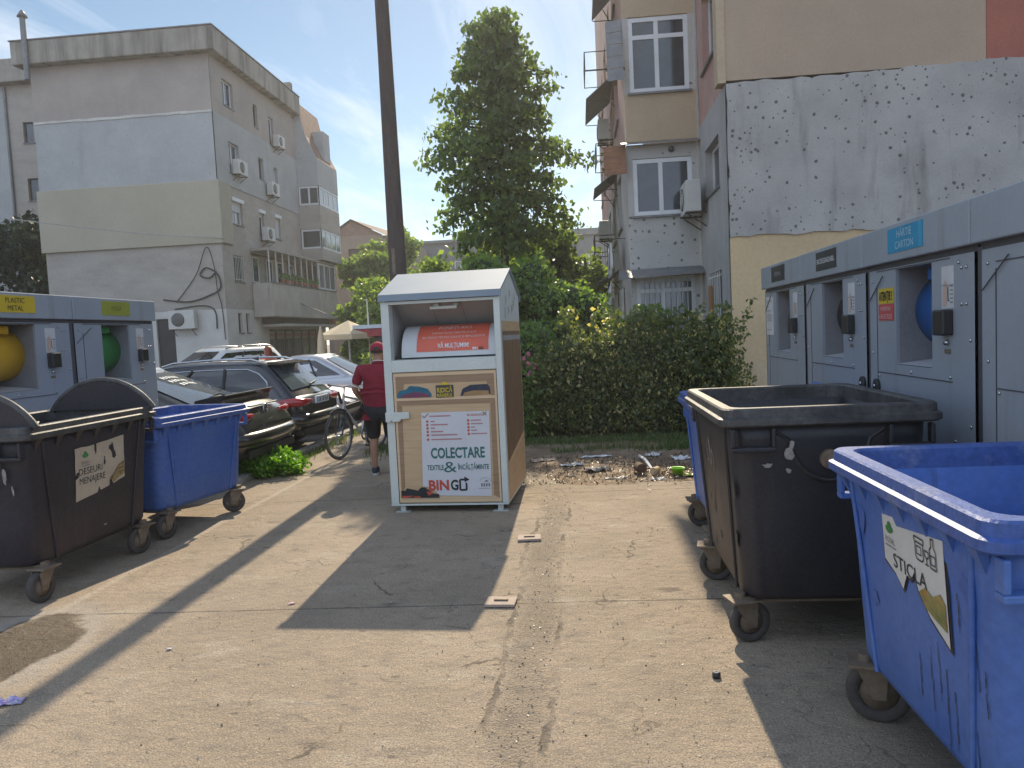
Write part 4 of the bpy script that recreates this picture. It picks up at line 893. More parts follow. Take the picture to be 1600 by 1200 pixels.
# ---------------------------------------------------------------- collection cabinets
def bolt(parent, p, n, r=.011):
    return MB().disc_ring(p,n,[(0,0),(r,0),(r*.8,.006),(0,.009)],8,closed=False).build('bolt','chrome',parent)
def cabinet(label, loc, rz, sign, words, drum, wcol='inkwhite', ch=.045, extra=None, closed=False, handles=()):
    T = thing('recycling_cabinet',label,'recycling cabinet',loc,rz,'grey recycling cabinets')
    W,D,Hh = 1.48,1.25,2.265; F = Fr((0,0,0),(1,0,0),(0,0,1))
    c = MB(); c.box((.03,.05,.06),(.05,D,2.02)); c.box((W-.02,.05,.06),(W-.001,D,2.02)); c.box((.05,D-.02,.06),(W-.02,D,2.02)); c.box((.05,.05,.06),(W-.02,D-.02,.09)); c.build('casing','cab',T)
    h = MB(); h.box((.0,-.035,2.035),(W-.002,D+.03,Hh)); h.build('header','cab',T,bevel=.008)
    MB().box((.01,.012,2.0),(W-.01,D,2.036)).build('shadow_gap','cabdark',T)
    MB().box((-.02,.01,.0),(.036,.10,2.02)).build('post','cabdark',T)
    ox0,ox1,oz0,oz1 = .48,.98,1.385,1.985
    if not closed:
        wall_panel(F,.04,W-.022,.07,2.0,[(ox0,ox1,oz0,oz1)],.02,w=.0).build('front_panel','cab',T)
    else: wall_panel(F,.04,W-.022,.07,2.0).build('front_panel','cab',T)
    dl = MB()
    dl.fbox(F,.170,.175,.09,1.90,0,.004); dl.fbox(F,.175,1.22,1.318,1.324,0,.004)
    if closed: dl.fbox(F,.175,1.4,1.93,1.936,0,.004)
    else: dl.fbox(F,.175,1.2,1.988,1.994,0,.004)
    dl.tube([F.p(.06,1.80,.01),F.p(.30,1.955,.012)],.004,5); dl.build('panel_seam','cabdark',T)
    for x,z in ((.10,1.93),(.10,1.45),(.13,1.0),(.2,1.30),(.7,1.345),(1.2,1.345),(1.33,1.93),(1.38,1.93),(1.33,1.74),(1.38,1.74),(1.42,1.55),(1.25,1.0),(1.42,1.1),(1.3,1.96)):
        bolt(T,F.p(x,z,.001),F.n)
    if not closed:
        d=.55
        r_ = MB(); P = lambda a,b,y: (a,y,b)
        r_.add([P(ox0,oz0,.02),P(ox0,oz0+.06,d),P(ox0,oz1,d),P(ox0,oz1,.02)],[(0,1,2,3)]); r_.add([P(ox1,oz0,.02),P(ox1,oz1,.02),P(ox1,oz1,d),P(ox1,oz0+.06,d)],[(0,1,2,3)])
        r_.add([P(ox0,oz1,.02),P(ox0,oz1,d),P(ox1,oz1,d),P(ox1,oz1,.02)],[(0,1,2,3)]); MB().add([P(ox0+.003,oz0+.004,.0),P(ox1-.003,oz0+.004,.0),P(ox1-.003,oz0+.064,d-.003),P(ox0+.003,oz0+.064,d-.003)],[(0,1,2,3)]).build('tray','traygrey',T); r_.add([P(ox0,oz0+.06,d),P(ox1,oz0+.06,d),P(ox1,oz1,d),P(ox0,oz1,d)],[(0,1,2,3)])
        r_.build('recess','cabin',T)
        dr = MB().disc_ring((ox0+.004,.36,1.715),(1,0,0),[(0,0),(.245,0),(.245,ox1-ox0-.008),(0,ox1-ox0-.008)],40,closed=False).build('drum',drum,T)
        MB().box((.66,.11,1.90),(.80,.20,1.975)).build('drum_handle',drum,dr,bevel=.015)
        s = MB().poly(F,rect(1.105,1.245,1.72,1.95),.003,.002).build('instruction_sheet','paper',T)
        decal('printed_hand',F,[(1.12,1.735),(1.16,1.735),(1.175,1.80),(1.168,1.86),(1.15,1.875),(1.128,1.85)],'inkskin',s,w=.005)
        decal('printed_bracket',F,[(1.18,1.76),(1.20,1.76),(1.20,1.765),(1.187,1.765),(1.187,1.84),(1.18,1.84)],'ink',s,w=.005)
        for k in range(5): decal('printed_line',F,rect(1.205,1.238,1.75+.022*k,1.756+.022*k),'inkgrey',s,w=.005)
        decal('printed_line',F,rect(1.105,1.245,1.845,1.848),'inkgrey',s,w=.005)
        MB().fbox(F,1.11,1.235,1.575,1.715,0,.06).build('lock_box','blackpl',T,bevel=.01)
        MB().disc_ring(F.p(1.17,1.535,0),F.n,[(0,0),(.018,0),(.014,.02),(0,.02)],12,closed=False).build('lock','chrome',T)
        MB().fbox(F,1.14,1.20,1.475,1.50,0,.008).build('keyhole_plate','fork',T,bevel=.006)
    for x in handles:
        hd = MB(); hd.poly(F,ell(x,1.22,.045,.055,20)[0:11]+[(x-.045,1.05),(x+.045,1.05)],.025,.024); ho = hd.build('door_handle','blackpl',T,bevel=.006); bolt(ho,F.p(x,1.225,.026),F.n,.016)
    if sign:
        a0,a1 = .46,.96
        s = MB().fbox(Fr((0,-.035,0),(1,0,0),(0,0,1)),a0,a1,2.085,2.235,.0,.004).build('sign',sign,T)
        n = len(words)
        for i,wd in enumerate(words):
            z = 2.16+(.034 if i==0 else -.034)*(n>1); text('lettering',wd,Fr((0,-.035,0),(1,0,0),(0,0,1)),(a0+a1)/2,z,ch,wcol,s,w=.0065,bold=0)
    if extra: extra(T,F)
    return T
M['inkpinkw'] = mat('pale_pink_ink', (.72,.45,.44), None, rough=.6)
def warn(T,F):
    s = MB().poly(F,rect(.205,.45,1.775,1.875),.004,.003).build('warning_sticker','sg_yellow',T); text('lettering','ATENŢIE !',F,.3275,1.825,.055,'ink',s,width=.215,w=.007,bold=.03)
    s = MB().poly(F,rect(.205,.45,1.665,1.772),.004,.003).build('warning_sticker','sg_red',T)
    text('lettering','MOMENTAN',F,.3275,1.742,.026,'inkpinkw',s,width=.16,w=.007,bold=.01); text('lettering','A NU SE UTILIZA',F,.3275,1.692,.03,'inkpinkw',s,width=.21,w=.007,bold=.01)
def notice(T,F):
    s = MB().poly(F,rect(.07,.36,1.55,1.95),.004,.003).build('paper_notice','paper',T)
    decal('printed_mark',F,ell(.12,1.90,.012,.012,8),'ink',s,w=.006)
    for z,a in ((1.90,.17),(1.80,.1),(1.755,.1),(1.735,.1),(1.715,.12),(1.695,.1),(1.60,.1)): decal('printed_line',F,rect(a,.31,z,z+.006),'inkgrey',s,w=.006)
RX = 2.0
cabinet('far right cabinet with small dark sign and paper notice, nearest the hedge',(RX,8.55,0),R(-90),'sg_dark',['REZIDUAL'],'d_blk','inkfaint',.036,notice)
cabinet('cabinet with dark BIODEGRADABIL sign in the right row',(RX,7.06,0),R(-90),'sg_dark',['BIODEGRADABIL'],'d_blk','inkwhite',.04,handles=(1.40,))
M['inkfaint2'] = mat('pale_blue_ink', (.45,.62,.70), None, rough=.6)
cabinet('cabinet with blue paper sign and yellow and red warning, right row',(RX,5.57,0),R(-90),'sg_blue',['HÂRTIE','CARTON'],'d_blu','inkfaint2',.045,warn,handles=(.17,))
cabinet('closed grey cabinet cut by the right edge, without sign',(RX,4.08,0),R(-90),None,[],'d_blk',closed=True)
LX = -5.0
M['inkgrey2'] = mat('olive_ink', (.09,.10,.03), None, rough=.6)
cabinet('left cabinet with yellow PLASTIC METAL sign and yellow drum',(LX,5.70,0),R(90),'sg_yellow',['PLASTIC','METAL'],'d_yel','ink',.045)
cabinet('left cabinet with olive green glass sign and green drum',(LX,7.19,0),R(90),'sg_olive',['STICLĂ'],'d_grn','inkgrey2',.04)
# ---------------------------------------------------------------- waste containers
def rr(hx, hy, r, z, n=5):
    P = []
    for cx_, cy_, a0 in ((hx-r,hy-r,0),(-hx+r,hy-r,90),(-hx+r,-hy+r,180),(hx-r,-hy+r,270)):
        for k in range(n+1): a = R(a0+90*k/n); P.append(V((cx_+r*math.cos(a),cy_+r*math.sin(a),z)))
    return P
def castor(T, x, y, turn, zt, r=.105, n=0):
    w = bpy.data.objects.new('wheel',None); C.objects.link(w); w.parent=T; w.location=(x,y,0); w.rotation_euler=(0,0,turn)
    MB().disc_ring((-.05,0,r),(0,1,0),[(r*.62,-.022),(r*.93,-.026),(r,-.016),(r,.016),(r*.93,.026),(r*.62,.022)],24).build('tyre','tyre',w)
    MB().disc_ring((-.05,0,r),(0,1,0),[(.0,-.024),(.022,-.026),(.026,-.02),(r*.6,-.016),(r*.6,.016),(.026,.02),(.022,.026),(0,.024)],20,closed=False).build('hub','fork',w)
    f = MB()
    for s in (-1,1):
        F = Fr((-.05,s*.034,0),(1,0,0),(0,0,1)); f.poly(F,[(-.025,r-.025),(.025,r-.025),(.085,zt-.03),(.02,zt-.012),(-.035,zt-.03)],.003,.006)
    f.box((-.06,-.04,zt-.03),(.05,.04,zt-.018)); f.cyl((0,0,zt-.02),(0,0,zt+.03),.03,n=10); f.box((-.09,-.07,zt-.012),(.07,.07,zt+.0))
    f.cyl((-.05,-.04,r),(-.05,.04,r),.01,n=8); f.build('fork','fork',w)
def waste_bin(label, loc, rz, L, W, h, body, rim, group='wheeled waste containers', zb=.24, tb=.78, tby=.86, lid=None, ends=None, ribs=True, turns=(0,0,0,0), pockets=True, wr=.11):
    T = thing('waste_container',label,'waste container',loc,rz,group)
    hx,hy = W/2,L/2; zt = h-.072; th = .03
    def at(t): return hx*tb+(hx-.055-hx*tb)*t, hy*tby+(hy-.055-hy*tby)*t
    o = []
    for z,t,k in ((zb-.01,0,.86),(zb+.012,0,.97),(zb+.05,.03,1),(zb+.3,.30,1),(zb+.6,.62,1),(zt-.10,.93,1),(zt,1,1)):
        a,b = at(t); o.append(rr(a*k,b*k,.10,z))
    i = []
    for z,t in ((zt,1),(zt-.3,.70),(zb+.3,.28),(zb+.03,.02)):
        a,b = at(t); i.append(rr(a-th,b-th,.08,z))
    MB().loft(o+i,True,True).build('body',body,T)
    rm = MB(); rg = [rr(hx-.058,hy-.058,.09,zt-.03),rr(hx-.012,hy-.012,.075,zt-.022),rr(hx,hy,.07,zt-.012),rr(hx,hy,.07,zt+.018),rr(hx-.016,hy-.016,.07,zt+.026),rr(hx-.018,hy-.018,.07,h-.008),rr(hx-.026,hy-.026,.07,h),rr(hx-.075,hy-.075,.08,h),rr(hx-.084,hy-.084,.08,h-.01),rr(hx-.086,hy-.086,.08,zt-.03)]
    rm.loft(rg+[rg[0]],False,False,sm=False); rm.build('rim',rim,T)
    fx0,fx1 = at(.12)[0],at(1)[0]
    if ribs:                                             # gussets under the front rim, panel grooves
        for k in range(7):
            y = -hy*.80+hy*1.6*k/6; zz = zt-.02
            MB().add([(fx1-.005,y-.035,zz),(fx1-.005,y+.035,zz),(fx1+.035,y+.035,zz),(fx1+.035,y-.035,zz),(fx1-.02,y,zz-.11)],[(0,1,2,3),(3,2,4),(0,4,1),(0,3,4),(1,4,2)]).build('gusset',body,T)
    for y in (-hy*.66,hy*.66):
        pts = [V((at(t)[0]+.002, y*(tby+.24*t), zb+.02+(zt-.06-zb)*t)) for t in (0,.25,.5,.75,1)]
        MB().tube(pts,.011,6).build('front_rib',body,T)
    for s in (-1,1):                                     # short sides: pin, its surround, pocket handles
        ya = at(.80)[1]*s; E = MB(); path=[]
        for k in range(17):
            a = math.pi*k/16; path.append(V((-math.cos(a)*.20*(1 if 0<k<16 else 1.35),ya+s*.002,zt-.05-math.sin(a)*.26)))
        E.tube(path,.012,6); E.build('side_rib',body,T)
        p = MB(); p.cyl((0,ya-s*.04,zt-.20),(0,ya+s*.07,zt-.20),.028,n=14); p.cyl((0,ya-s*.04,zt-.20),(0,ya+s*.03,zt-.20),.05,n=16); p.build('lifting_pin','fork',T)
        if pockets:
            for q in (-1,1):
                m_ = MB(); x0,x1 = q*hx*.50,q*hx*.90; y0 = at(.92)[1]*s; y1=(hy-.005)*s
                for bx_ in (((x0,y0,zt-.15),(x1,y1,zt-.125)),((x0,y0,zt-.125),(x0+.02*q,y1,zt-.03)),((x1-.02*q,y0,zt-.125),(x1,y1,zt-.03))): m_.box(*bx_)
                m_.build('pocket_handle',body,T,bevel=.006)
    k=0
    for sx in (-1,1):
        for sy in (-1,1): castor(T,sx*hx*.80,sy*hy*.74,turns[k],zb+(wr-.11),wr); k+=1
    for s in (-1,1): MB().box((-hx*.84,s*hy*.70,zb-.014),(hx*.84,s*hy*.78,zb+.012)).build('castor_beam','fork',T)
    if ends:
        for s in (-1,1):
            F = Fr((ends[0],s*(hy-.10),h-.012),(1,0,0),(0,0,1)); a,e = ends[1],ends[2]
            rad=(a*a+e*e)/(2*e); cz=e-rad; t0=math.asin(min(1,a/rad)); arc=[(math.sin(-t0+2*t0*k/24)*rad,cz+math.cos(-t0+2*t0*k/24)*rad) for k in range(25)]
            MB().poly(F,arc,.018,.036).build('end_panel',body,T)
            MB().tube([F.p(x,z) for x,z in arc],.024,8).build('end_rim',rim,T)
    if lid:
        m_ = MB(); x = -hx+.01; y0,y1,zz = lid
        m_.add([(x,y0,h+.01),(x,y1,h+.01),(x-.05,y1,h+zz),(x-.05,y0,h+zz),(x-.09,y0,h+zz-.02),(x-.09,y1,h+zz-.02),(x-.22,y1,.55),(x-.22,y0,.55)],[(0,1,2,3),(3,2,5,4),(4,5,6,7),(7,6,1,0),(0,3,4,7),(1,6,5,2)])
        m_.build('lid','binblueD',T)
        hg = MB(); hg.cyl((x-.01,y0-.04,h+.0),(x-.01,y1+.04,h+.0),.018,n=8); hg.build('hinge_rod',rim,T)
    def face(y,z):      # frame lying on the sloping front face, origin at (y, z); right is -y seen from the front... returns right,up
        def xz(z): 
            a = {zb:0}; 
            tb_ = [(zb+.05,.03),(zb+.3,.30),(zb+.6,.62),(zt-.10,.93),(zt,1)]
            for (z0,t0),(z1,t1) in zip(tb_,tb_[1:]):
                if z<=z1: return at(t0+(t1-t0)*(z-z0)/(z1-z0))[0]
            return at(1)[0]
        p0,p1 = V((xz(z),y,z)),V((xz(z+.2),y,z+.2)); return Fr(p0,(0,1,0),p1-p0)
    T_face = face
    return T, face
# near right bin with the glass sticker
T,face = waste_bin('blue container with torn white glass sticker, nearest on the right',(1.53,2.765,0),R(180),1.35,.98,1.14,'binblue','rimblue',wr=.128,turns=(R(20),R(200),R(-14),R(10)))
F = face(0,.66)                       # right = towards -Y of the yard when turned, sticker between y -.20 and .30 local
sx0,sx1 = -.19,.30
pts = [(sx0,.30),(sx0+.10,.31),(sx0+.13,.285),(sx1,.33),(sx1,-.02),(sx1-.13,.035),(sx1-.21,.10),(sx1-.235,.155),(sx1-.265,.12),(sx1-.30,.125),(sx1-.34,.06),(sx1-.40,.10),(sx0,.13)]
ol = decal('sticker_edge',F,[(sx0-.012,.312),(sx0+.10,.322),(sx0+.135,.297),(sx1+.012,.342),(sx1+.012,-.038),(sx1-.135,.020),(sx1-.225,.092),(sx1-.24,.14),(sx1-.265,.105),(sx1-.30,.112),(sx1-.34,.045),(sx1-.40,.088),(sx0-.012,.118)],'binblackL',T,w=.004)
S_ = decal('sticker',F,pts,'label',T,w=.007)
text('lettering','STICLA',F,.03,.150,.052,'ink',S_,width=.27,w=.0095)
text('lettering','ROSAL',F,-.125,.215,.022,'inkgrey',S_,width=.085,w=.0095)
decal('printed_line',F,rect(-.17,-.075,.190,.194),'inkgrey',S_,w=.0095)
lg = MB()
for (x,y_,a,b) in ((-.125,.272,.016,.014),(-.142,.258,.014,.011),(-.108,.258,.014,.011),(-.125,.25,.02,.008)): lg.poly(F,ell(x,y_,a,b,10),.0095+.0004*len(lg.v)/10)
lg.build('leaf_logo','inkgreen',S_)
ic = MB()
def stroke(mb,F,pts,w,t=.004,closed=False):
    for p,q in zip(pts,pts[1:]+([pts[0]] if closed else [])):
        d = (q[0]-p[0],q[1]-p[1]); l = math.hypot(*d) or 1; nx,ny=-d[1]/l*t/2,d[0]/l*t/2; mb.poly(F,[(p[0]+nx,p[1]+ny),(p[0]-nx,p[1]-ny),(q[0]-nx,q[1]-ny),(q[0]+nx,q[1]+ny)],w+random.uniform(0,.0006))
stroke(ic,F,[(.095,.225),(.095,.275),(.155,.275),(.155,.225),(.145,.215),(.105,.215)],.0095,.005,True); stroke(ic,F,[(.09,.275),(.09,.292),(.16,.292),(.16,.275)],.0095,.005); stroke(ic,F,rect(.105,.14,.235,.262),.0095,.004,True)
stroke(ic,F,[(.205,.215),(.205,.275),(.218,.288),(.218,.315),(.236,.315),(.236,.288),(.249,.275),(.249,.215)],.0095,.005,True); stroke(ic,F,rect(.212,.242,.228,.258),.0095,.004,True)
stroke(ic,F,[(.165,.262),(.165,.245),(.18,.236),(.195,.245),(.195,.262)],.0095,.005,True); stroke(ic,F,[(.18,.236),(.18,.217)],.0095,.005); stroke(ic,F,[(.167,.216),(.193,.216)],.0095,.005)
ic.build('glass_icon','ink',S_)
decal('printed_photo',F,[(sx1-.20,.10),(sx1-.15,.13),(sx1-.10,.115),(sx1-.04,.145),(sx1-.008,.12),(sx1-.008,.03),(sx1-.10,.045),(sx1-.16,.06)],'photoprint',S_,w=.0095)
for (a,b,c,d) in ((-.42,.2,.03,.10),(-.36,-.12,.05,.03),(.42,.18,.03,.05)):
    decal('scuff_mark',face(a,.7+b),[(p[0]+random.uniform(-.012,.012),p[1]+random.uniform(-.012,.012)) for p in ell(0,0,c,d,12)],'binblueD',T,w=.003)
drp = MB()
for (a,z1,ln) in ((.14,.58,.22),(.20,.62,.20),(.245,.55,.3),(.30,.50,.2),(.40,.60,.36),(.46,.78,.2),(.50,.66,.14),(.36,.84,.12),(.43,.44,.22),(.05,.52,.15)):
    for j in range(6):
        f_ = face(a+random.uniform(-.004,.004),z1-ln*(j+1)/6); q = random.uniform(.0012,.0035); drp.poly(f_,[(-q,0),(q,0),(q*.9,ln/5.5),(-q*.9,ln/5.5)],.003)
tag(drp.build('drip_stain','dirt',T),kind='stuff')
# black bin right
T,face = waste_bin('scuffed black open container between the two blue ones on the right',(1.225,4.60,0),R(180),1.40,1.09,1.265,'binblack','rimblack',turns=(R(10),R(205),R(-10),R(15)),ribs=False)
sc = MB()
def blot(mb,F,a,b,ra,rb,n=11,w=.003): mb.poly(F,[(p[0]+random.uniform(-.3,.3)*ra,p[1]+random.uniform(-.3,.3)*rb) for p in ell(a,b,ra,rb,n)],w)
Fe = Fr((0,.632,.84),(-1,0,0),(0,.14,1))
blot(sc,Fe,-.20,.19,.022,.035); blot(sc,Fe,-.205,.10,.012,.016); blot(sc,Fe,-.31,.13,.025,.012); blot(sc,Fe,-.30,-.36,.02,.008); blot(sc,Fe,-.19,.235,.012,.02)
tag(sc.build('scuff_mark','scuff',T),kind='stuff')
gf = MB(); Ff = face(-.05,.93)
stroke(gf,Ff,[(-.13,.05),(-.13,-.06),(-.09,-.06)],.004,.01); stroke(gf,Ff,[(-.13,.0),(-.095,.005)],.004,.01); stroke(gf,Ff,[(-.06,.07),(-.03,.02),(-.065,-.03),(-.02,-.08),(.01,-.02),(-.03,.09),(-.045,.05)],.004,.012); stroke(gf,Ff,[(.02,.0),(.05,.03),(.08,-.02),(.06,-.08),(.10,-.09)],.004,.011)
gf.build('chalk_scribble','scuff',T)
sc = MB()
for k in range(16):
    f_ = face(random.uniform(-.6,.6),random.uniform(.35,1.05)); blot(sc,f_,0,0,random.uniform(.004,.03),random.uniform(.01,.06),9)
tag(sc.build('scuff_mark','rimblack',T),kind='stuff')
# far blue bin right
waste_bin('blue container mostly hidden behind the black one on the right',(1.32,6.02,0),R(180),1.30,1.04,1.14,'binblue','rimblue',lid=(-.42,.10,.05),turns=(R(0),R(190),0,R(5)))
# left black bin with curved ends
T,face = waste_bin('black container with curved end panels and yellowed household waste sticker',(-4.165,5.52,0),R(-1),1.58,1.02,1.225,'binblackL','rimblack',ends=(.06,.46,.25),turns=(R(70),R(60),R(85),R(75)))
F = face(.10,.67); y0 = 5.52
pts = ragged([(-.34,.33),(-.12,.335),(-.105,.275),(-.09,.338),(.25,.36),(.255,.02),(.11,-.01),(.07,.045),(.055,-.015),(-.05,-.03),(-.07,.005),(-.09,-.04),(-.34,-.065),(-.335,.10),(-.29,.12),(-.335,.135)],.004,.06)
S_ = decal('sticker',F,pts,'labeltan',T,w=.006)
text('lettering','DESEURI',F,-.165,.15,.05,'ink',S_,width=.27,w=.0085,bold=-.004); text('lettering','MENAJERE',F,-.145,.08,.05,'ink',S_,width=.30,w=.0085,bold=-.004)
text('lettering','ROSAL',F,-.225,.215,.022,'inkgrey',S_,width=.09,w=.0085); decal('printed_line',F,rect(-.27,-.17,.19,.194),'inkgrey',S_,w=.0085)
lg = MB()
for (x,y_,a,b) in ((-.225,.285,.017,.015),(-.245,.268,.015,.012),(-.205,.268,.015,.012),(-.225,.26,.02,.009)): lg.poly(F,ell(x,y_,a,b,10),.0085+.0004*len(lg.v)/10)
lg.build('leaf_logo','inkgreen',S_)
bt = MB(); bt.poly(F,[(.06,.30),(.085,.305),(.10,.325),(.11,.30),(.12,.26),(.14,.235),(.145,.205),(.12,.19),(.10,.20),(.095,.24),(.075,.265),(.055,.275)],.0085); blot(bt,F,.0,.18,.010,.028,9,.009); blot(bt,F,.0,.215,.006,.014,8,.0088); blot(bt,F,-.315,.14,.018,.014,8,.0087); blot(bt,F,-.105,.30,.014,.035,8,.0086)
bt.build('torn_patch','binblackL',S_)
decal('printed_photo',F,[(.03,.0),(.10,.06),(.17,.13),(.245,.155),(.25,.05),(.16,.025),(.11,.0),(.07,.045)],'photoprintB',S_,w=.0085)
sc = MB(); f_ = face(-.70,.80)
Fe = Fr((0,-.715,.70),(1,0,0),(0,-.14,1)); blot(sc,Fe,.26,.28,.02,.05); blot(sc,Fe,.30,.20,.015,.05); blot(sc,Fe,.34,.10,.008,.04)
blot(sc,face(.1,.36),0,0,.02,.008,9)
tag(sc.build('scuff_mark','scuff',T),kind='stuff')
MB().poly(Fe,rect(.12,.20,.05,.22),.012,.01).build('end_plate','binblack',T,bevel=.004)
# left blue bin
waste_bin('rust streaked blue container behind the black one on the left',(-4.06,7.12,0),R(-11),1.36,1.0,1.10,'binblueD','rimblue',lid=(-.5,.12,.07),turns=(R(60),R(60),R(85),R(40)))

# ---------------------------------------------------------------- textile bank
def textile_bank():
    T = thing('textile_bank','white clothes collection bank with printed wooden cupboard front and tilted roof','clothes bank',(-1.36,7.25,0),R(-3.3))
    F = Fr((0,0,0),(1,0,0),(0,0,1)); D = 1.33; A0,A1 = -.545,.615
    # frame and cabinet
    for q in ((A0,-.466),(.556,A1)): MB().fbox(F,*q,.085,2.05,-.08,0).build('corner_post','tb_white',T,bevel=.004)
    f = MB(); f.fbox(F,-.466,.556,1.368,1.485,-.08,.004); f.build('cross_beam','tb_white',T,bevel=.004)
    f = MB(); f.fbox(F,-.466,.556,2.022,2.05,-.08,-.003); f.build('top_rail','tb_white',T)
    f = MB(); f.fbox(F,A0,A1,.068,.084,-D,.006); f.build('floor_pan','tb_white',T)
    sd_ = MB()
    for a,s in ((A1,1),(A0,-1)):
        P = [(a,.08,.084),(a,D,.084),(a,D,2.10),(a,D*.5,2.345),(a,.08,2.145),(a,.08,2.10)]
        Q = [(x-.02*s,y_,z) for x,y_,z in P]; n=len(P); sd_.add(P+Q,[tuple(range(n))[::-s],tuple(range(2*n-1,n-1,-1))[::-s]]+[(i,(i+1)%n,(i+1)%n+n,i+n)[::s] for i in range(n)])
    sd_.build('side_panel','tb_white',T)
    MB().box((A0,D-.02,.084),(A1,D,2.1)).build('back_panel','tb_white',T)
    # roof: front slope, ridge, back slope, with a front lip
    r_ = MB(); x0,x1 = A0-.012,A1+.02
    P = [(-.03,2.055),(-.03,2.118),(D*.5,2.362),(D+.03,2.10),(D+.03,2.04),(D+.01,2.04),(D+.01,2.088),(D*.5,2.340),(-.012,2.104),(-.012,2.055)]
    r_.add([(x0,y_,z) for y_,z in P]+[(x1,y_,z) for y_,z in P],[tuple(range(9,-1,-1)),tuple(range(10,20))]+[(i,(i+1)%10,(i+1)%10+10,i+10) for i in range(10)]); r_.build('roof','tb_roof',T)
    # chute: inner walls, sloping back, drum with sticker, handle bar
    c = MB(); c.box((-.468,.08,1.49),(-.455,.62,2.04)); c.box((.545,.08,1.49),(.556,.62,2.04)); c.box((-.455,.08,1.47),(.545,.62,1.49))
    c.add([(-.455,.18,2.04),(.545,.18,2.04),(.545,.50,1.80),(-.455,.50,1.80),(-.455,.20,2.05),(.545,.20,2.05),(.545,.62,1.80),(-.455,.62,1.80)],[(3,2,1,0),(4,5,6,7),(3,7,6,2)]); c.build('chute','tb_in',T)
    for x in (-.1,.2): MB().add([(x,.18+.0,2.036),(x+.006,.18,2.036),(x+.006,.497,1.798),(x,.497,1.798)],[(0,3,2,1)]).build('panel_seam','inkgrey',T)
    d = MB(); prof = [(.10+.34*math.sin(t)*0+.0,0) for t in (0,)]
    arc = [(.085+.30*(1-math.cos(t)),1.505+.305*math.sin(t)) for t in [R(90)*k/10 for k in range(11)]]
    x0,x1 = -.385,.548; P = [(x0,y_,z) for y_,z in arc]+[(x1,y_,z) for y_,z in arc]
    d.add(P,[(i,i+11,i+12,i+1) for i in range(10)],0,True); d.add([(x0,y_,z) for y_,z in arc]+[(x0,.385,1.505)],[tuple(range(12))]); d.build('drum','tb_drum',T)
    DR = bpy.data.objects['drum'] if False else T.children[-1]
    s = MB(); sub = arc[1:10]; P = [(-.235,y_-.003,z+.002) for y_,z in sub]+[(.475,y_-.003,z+.002) for y_,z in sub]; m_=len(sub); s.add(P,[(i,i+m_,i+m_+1,i+1) for i in range(m_-1)],0,True); st = s.build('sticker','orange',DR)
    def on(t):   # frame on the drum at angle t
        y_,z = .085+.30*(1-math.cos(t)),1.505+.305*math.sin(t); return Fr((0,y_-.004,z+.003),(1,0,0),(0,.30*math.sin(t),.305*math.cos(t)))
    text('lettering','PUNEȚI AICI',on(R(61)),.13,.0,.047,'inkfaint3',st,width=.33,bold=.015,shear=.12); text('lettering','HAINELE, ÎNCĂLȚĂMINTEA ȘI ALTE',on(R(46)),.13,0,.024,'inkfaint3',st,width=.44,bold=.006,shear=.12)
    text('lettering','MATERIALE TEXTILE CURATE ȘI ÎMPACHETATE.',on(R(36)),.13,0,.024,'inkfaint3',st,width=.62,bold=.006,shear=.12); text('lettering','VĂ MULȚUMIM!',on(R(19)),.13,0,.046,'inkwhite',st,width=.31,bold=.012)
    text('lettering','BIN',on(R(12)),.345,.0,.024,'inkwhite',st,width=.05,bold=.03); text('lettering','GO',on(R(12)),.405,.0,.024,'ink',st,width=.045,bold=.03)
    text('lettering','Prima',on(R(8)),-.33,0,.01,'ink',DR,width=.06) if False else None
    b = MB(); b.box((-.085,.10,1.962),(.182,.125,1.99)); b.box((-.05,.125,1.985),(-.0,.24,2.02)); b.box((.15,.125,1.985),(.185,.24,2.02)); b.build('handle','tb_white',T,bevel=.004)
    MB().box((-.455,.09,1.49),(-.435,.11,1.525)).build('stop','blackpl',T)
    # door with its printed cupboard picture
    dr = MB().fbox(F,-.462,.552,.092,1.362,-.05,-.006).build('door','wood',T); g = MB(); 
    for q in ((-.466,-.462,.088,1.366),(.552,.556,.088,1.366)): g.fbox(F,*q,-.02,-.001)
    g.build('door_gap','ink',T)
    w0=-.0045
    decal('printed_compartment',F,[(-.435,1.325),(.528,1.325),(.455,1.255),(-.355,1.255)],'wooddk',dr,w0); decal('printed_compartment',F,[(-.435,1.325),(-.355,1.255),(-.375,1.118),(-.435,1.118)],'wooddk',dr,w0)
    decal('printed_compartment',F,[(.528,1.325),(.455,1.255),(.49,1.118),(.528,1.118)],'wooddk',dr,w0); decal('printed_shelf',F,rect(-.436,.53,1.093,1.118),'woodlt',dr,w0); decal('printed_shelf',F,[(-.436,1.092),(.53,1.092),(.48,1.045),(-.385,1.045)],'wooddk',dr,w0+.0005)
    decal('printed_compartment',F,[(-.436,1.09),(-.385,1.04),(-.40,.25),(-.442,.13)],'wooddk',dr,w0); decal('printed_compartment',F,[(.53,1.09),(.482,1.04),(.475,.16),(.53,.13)],'wooddk',dr,w0); decal('printed_compartment',F,[(-.442,.13),(-.395,.165),(.475,.15),(.53,.13)],'woodlt',dr,w0)
    decal('printed_frame',F,rect(-.458,-.438,.1,1.355),'woodlt',dr,w0+.001); decal('printed_frame',F,rect(.531,.549,.1,1.355),'woodlt',dr,w0+.001); decal('printed_frame',F,rect(-.438,.531,1.328,1.355),'woodlt',dr,w0+.001); decal('printed_frame',F,rect(-.44,.531,.1,.128),'woodlt',dr,w0+.001)
    w1=w0+.002
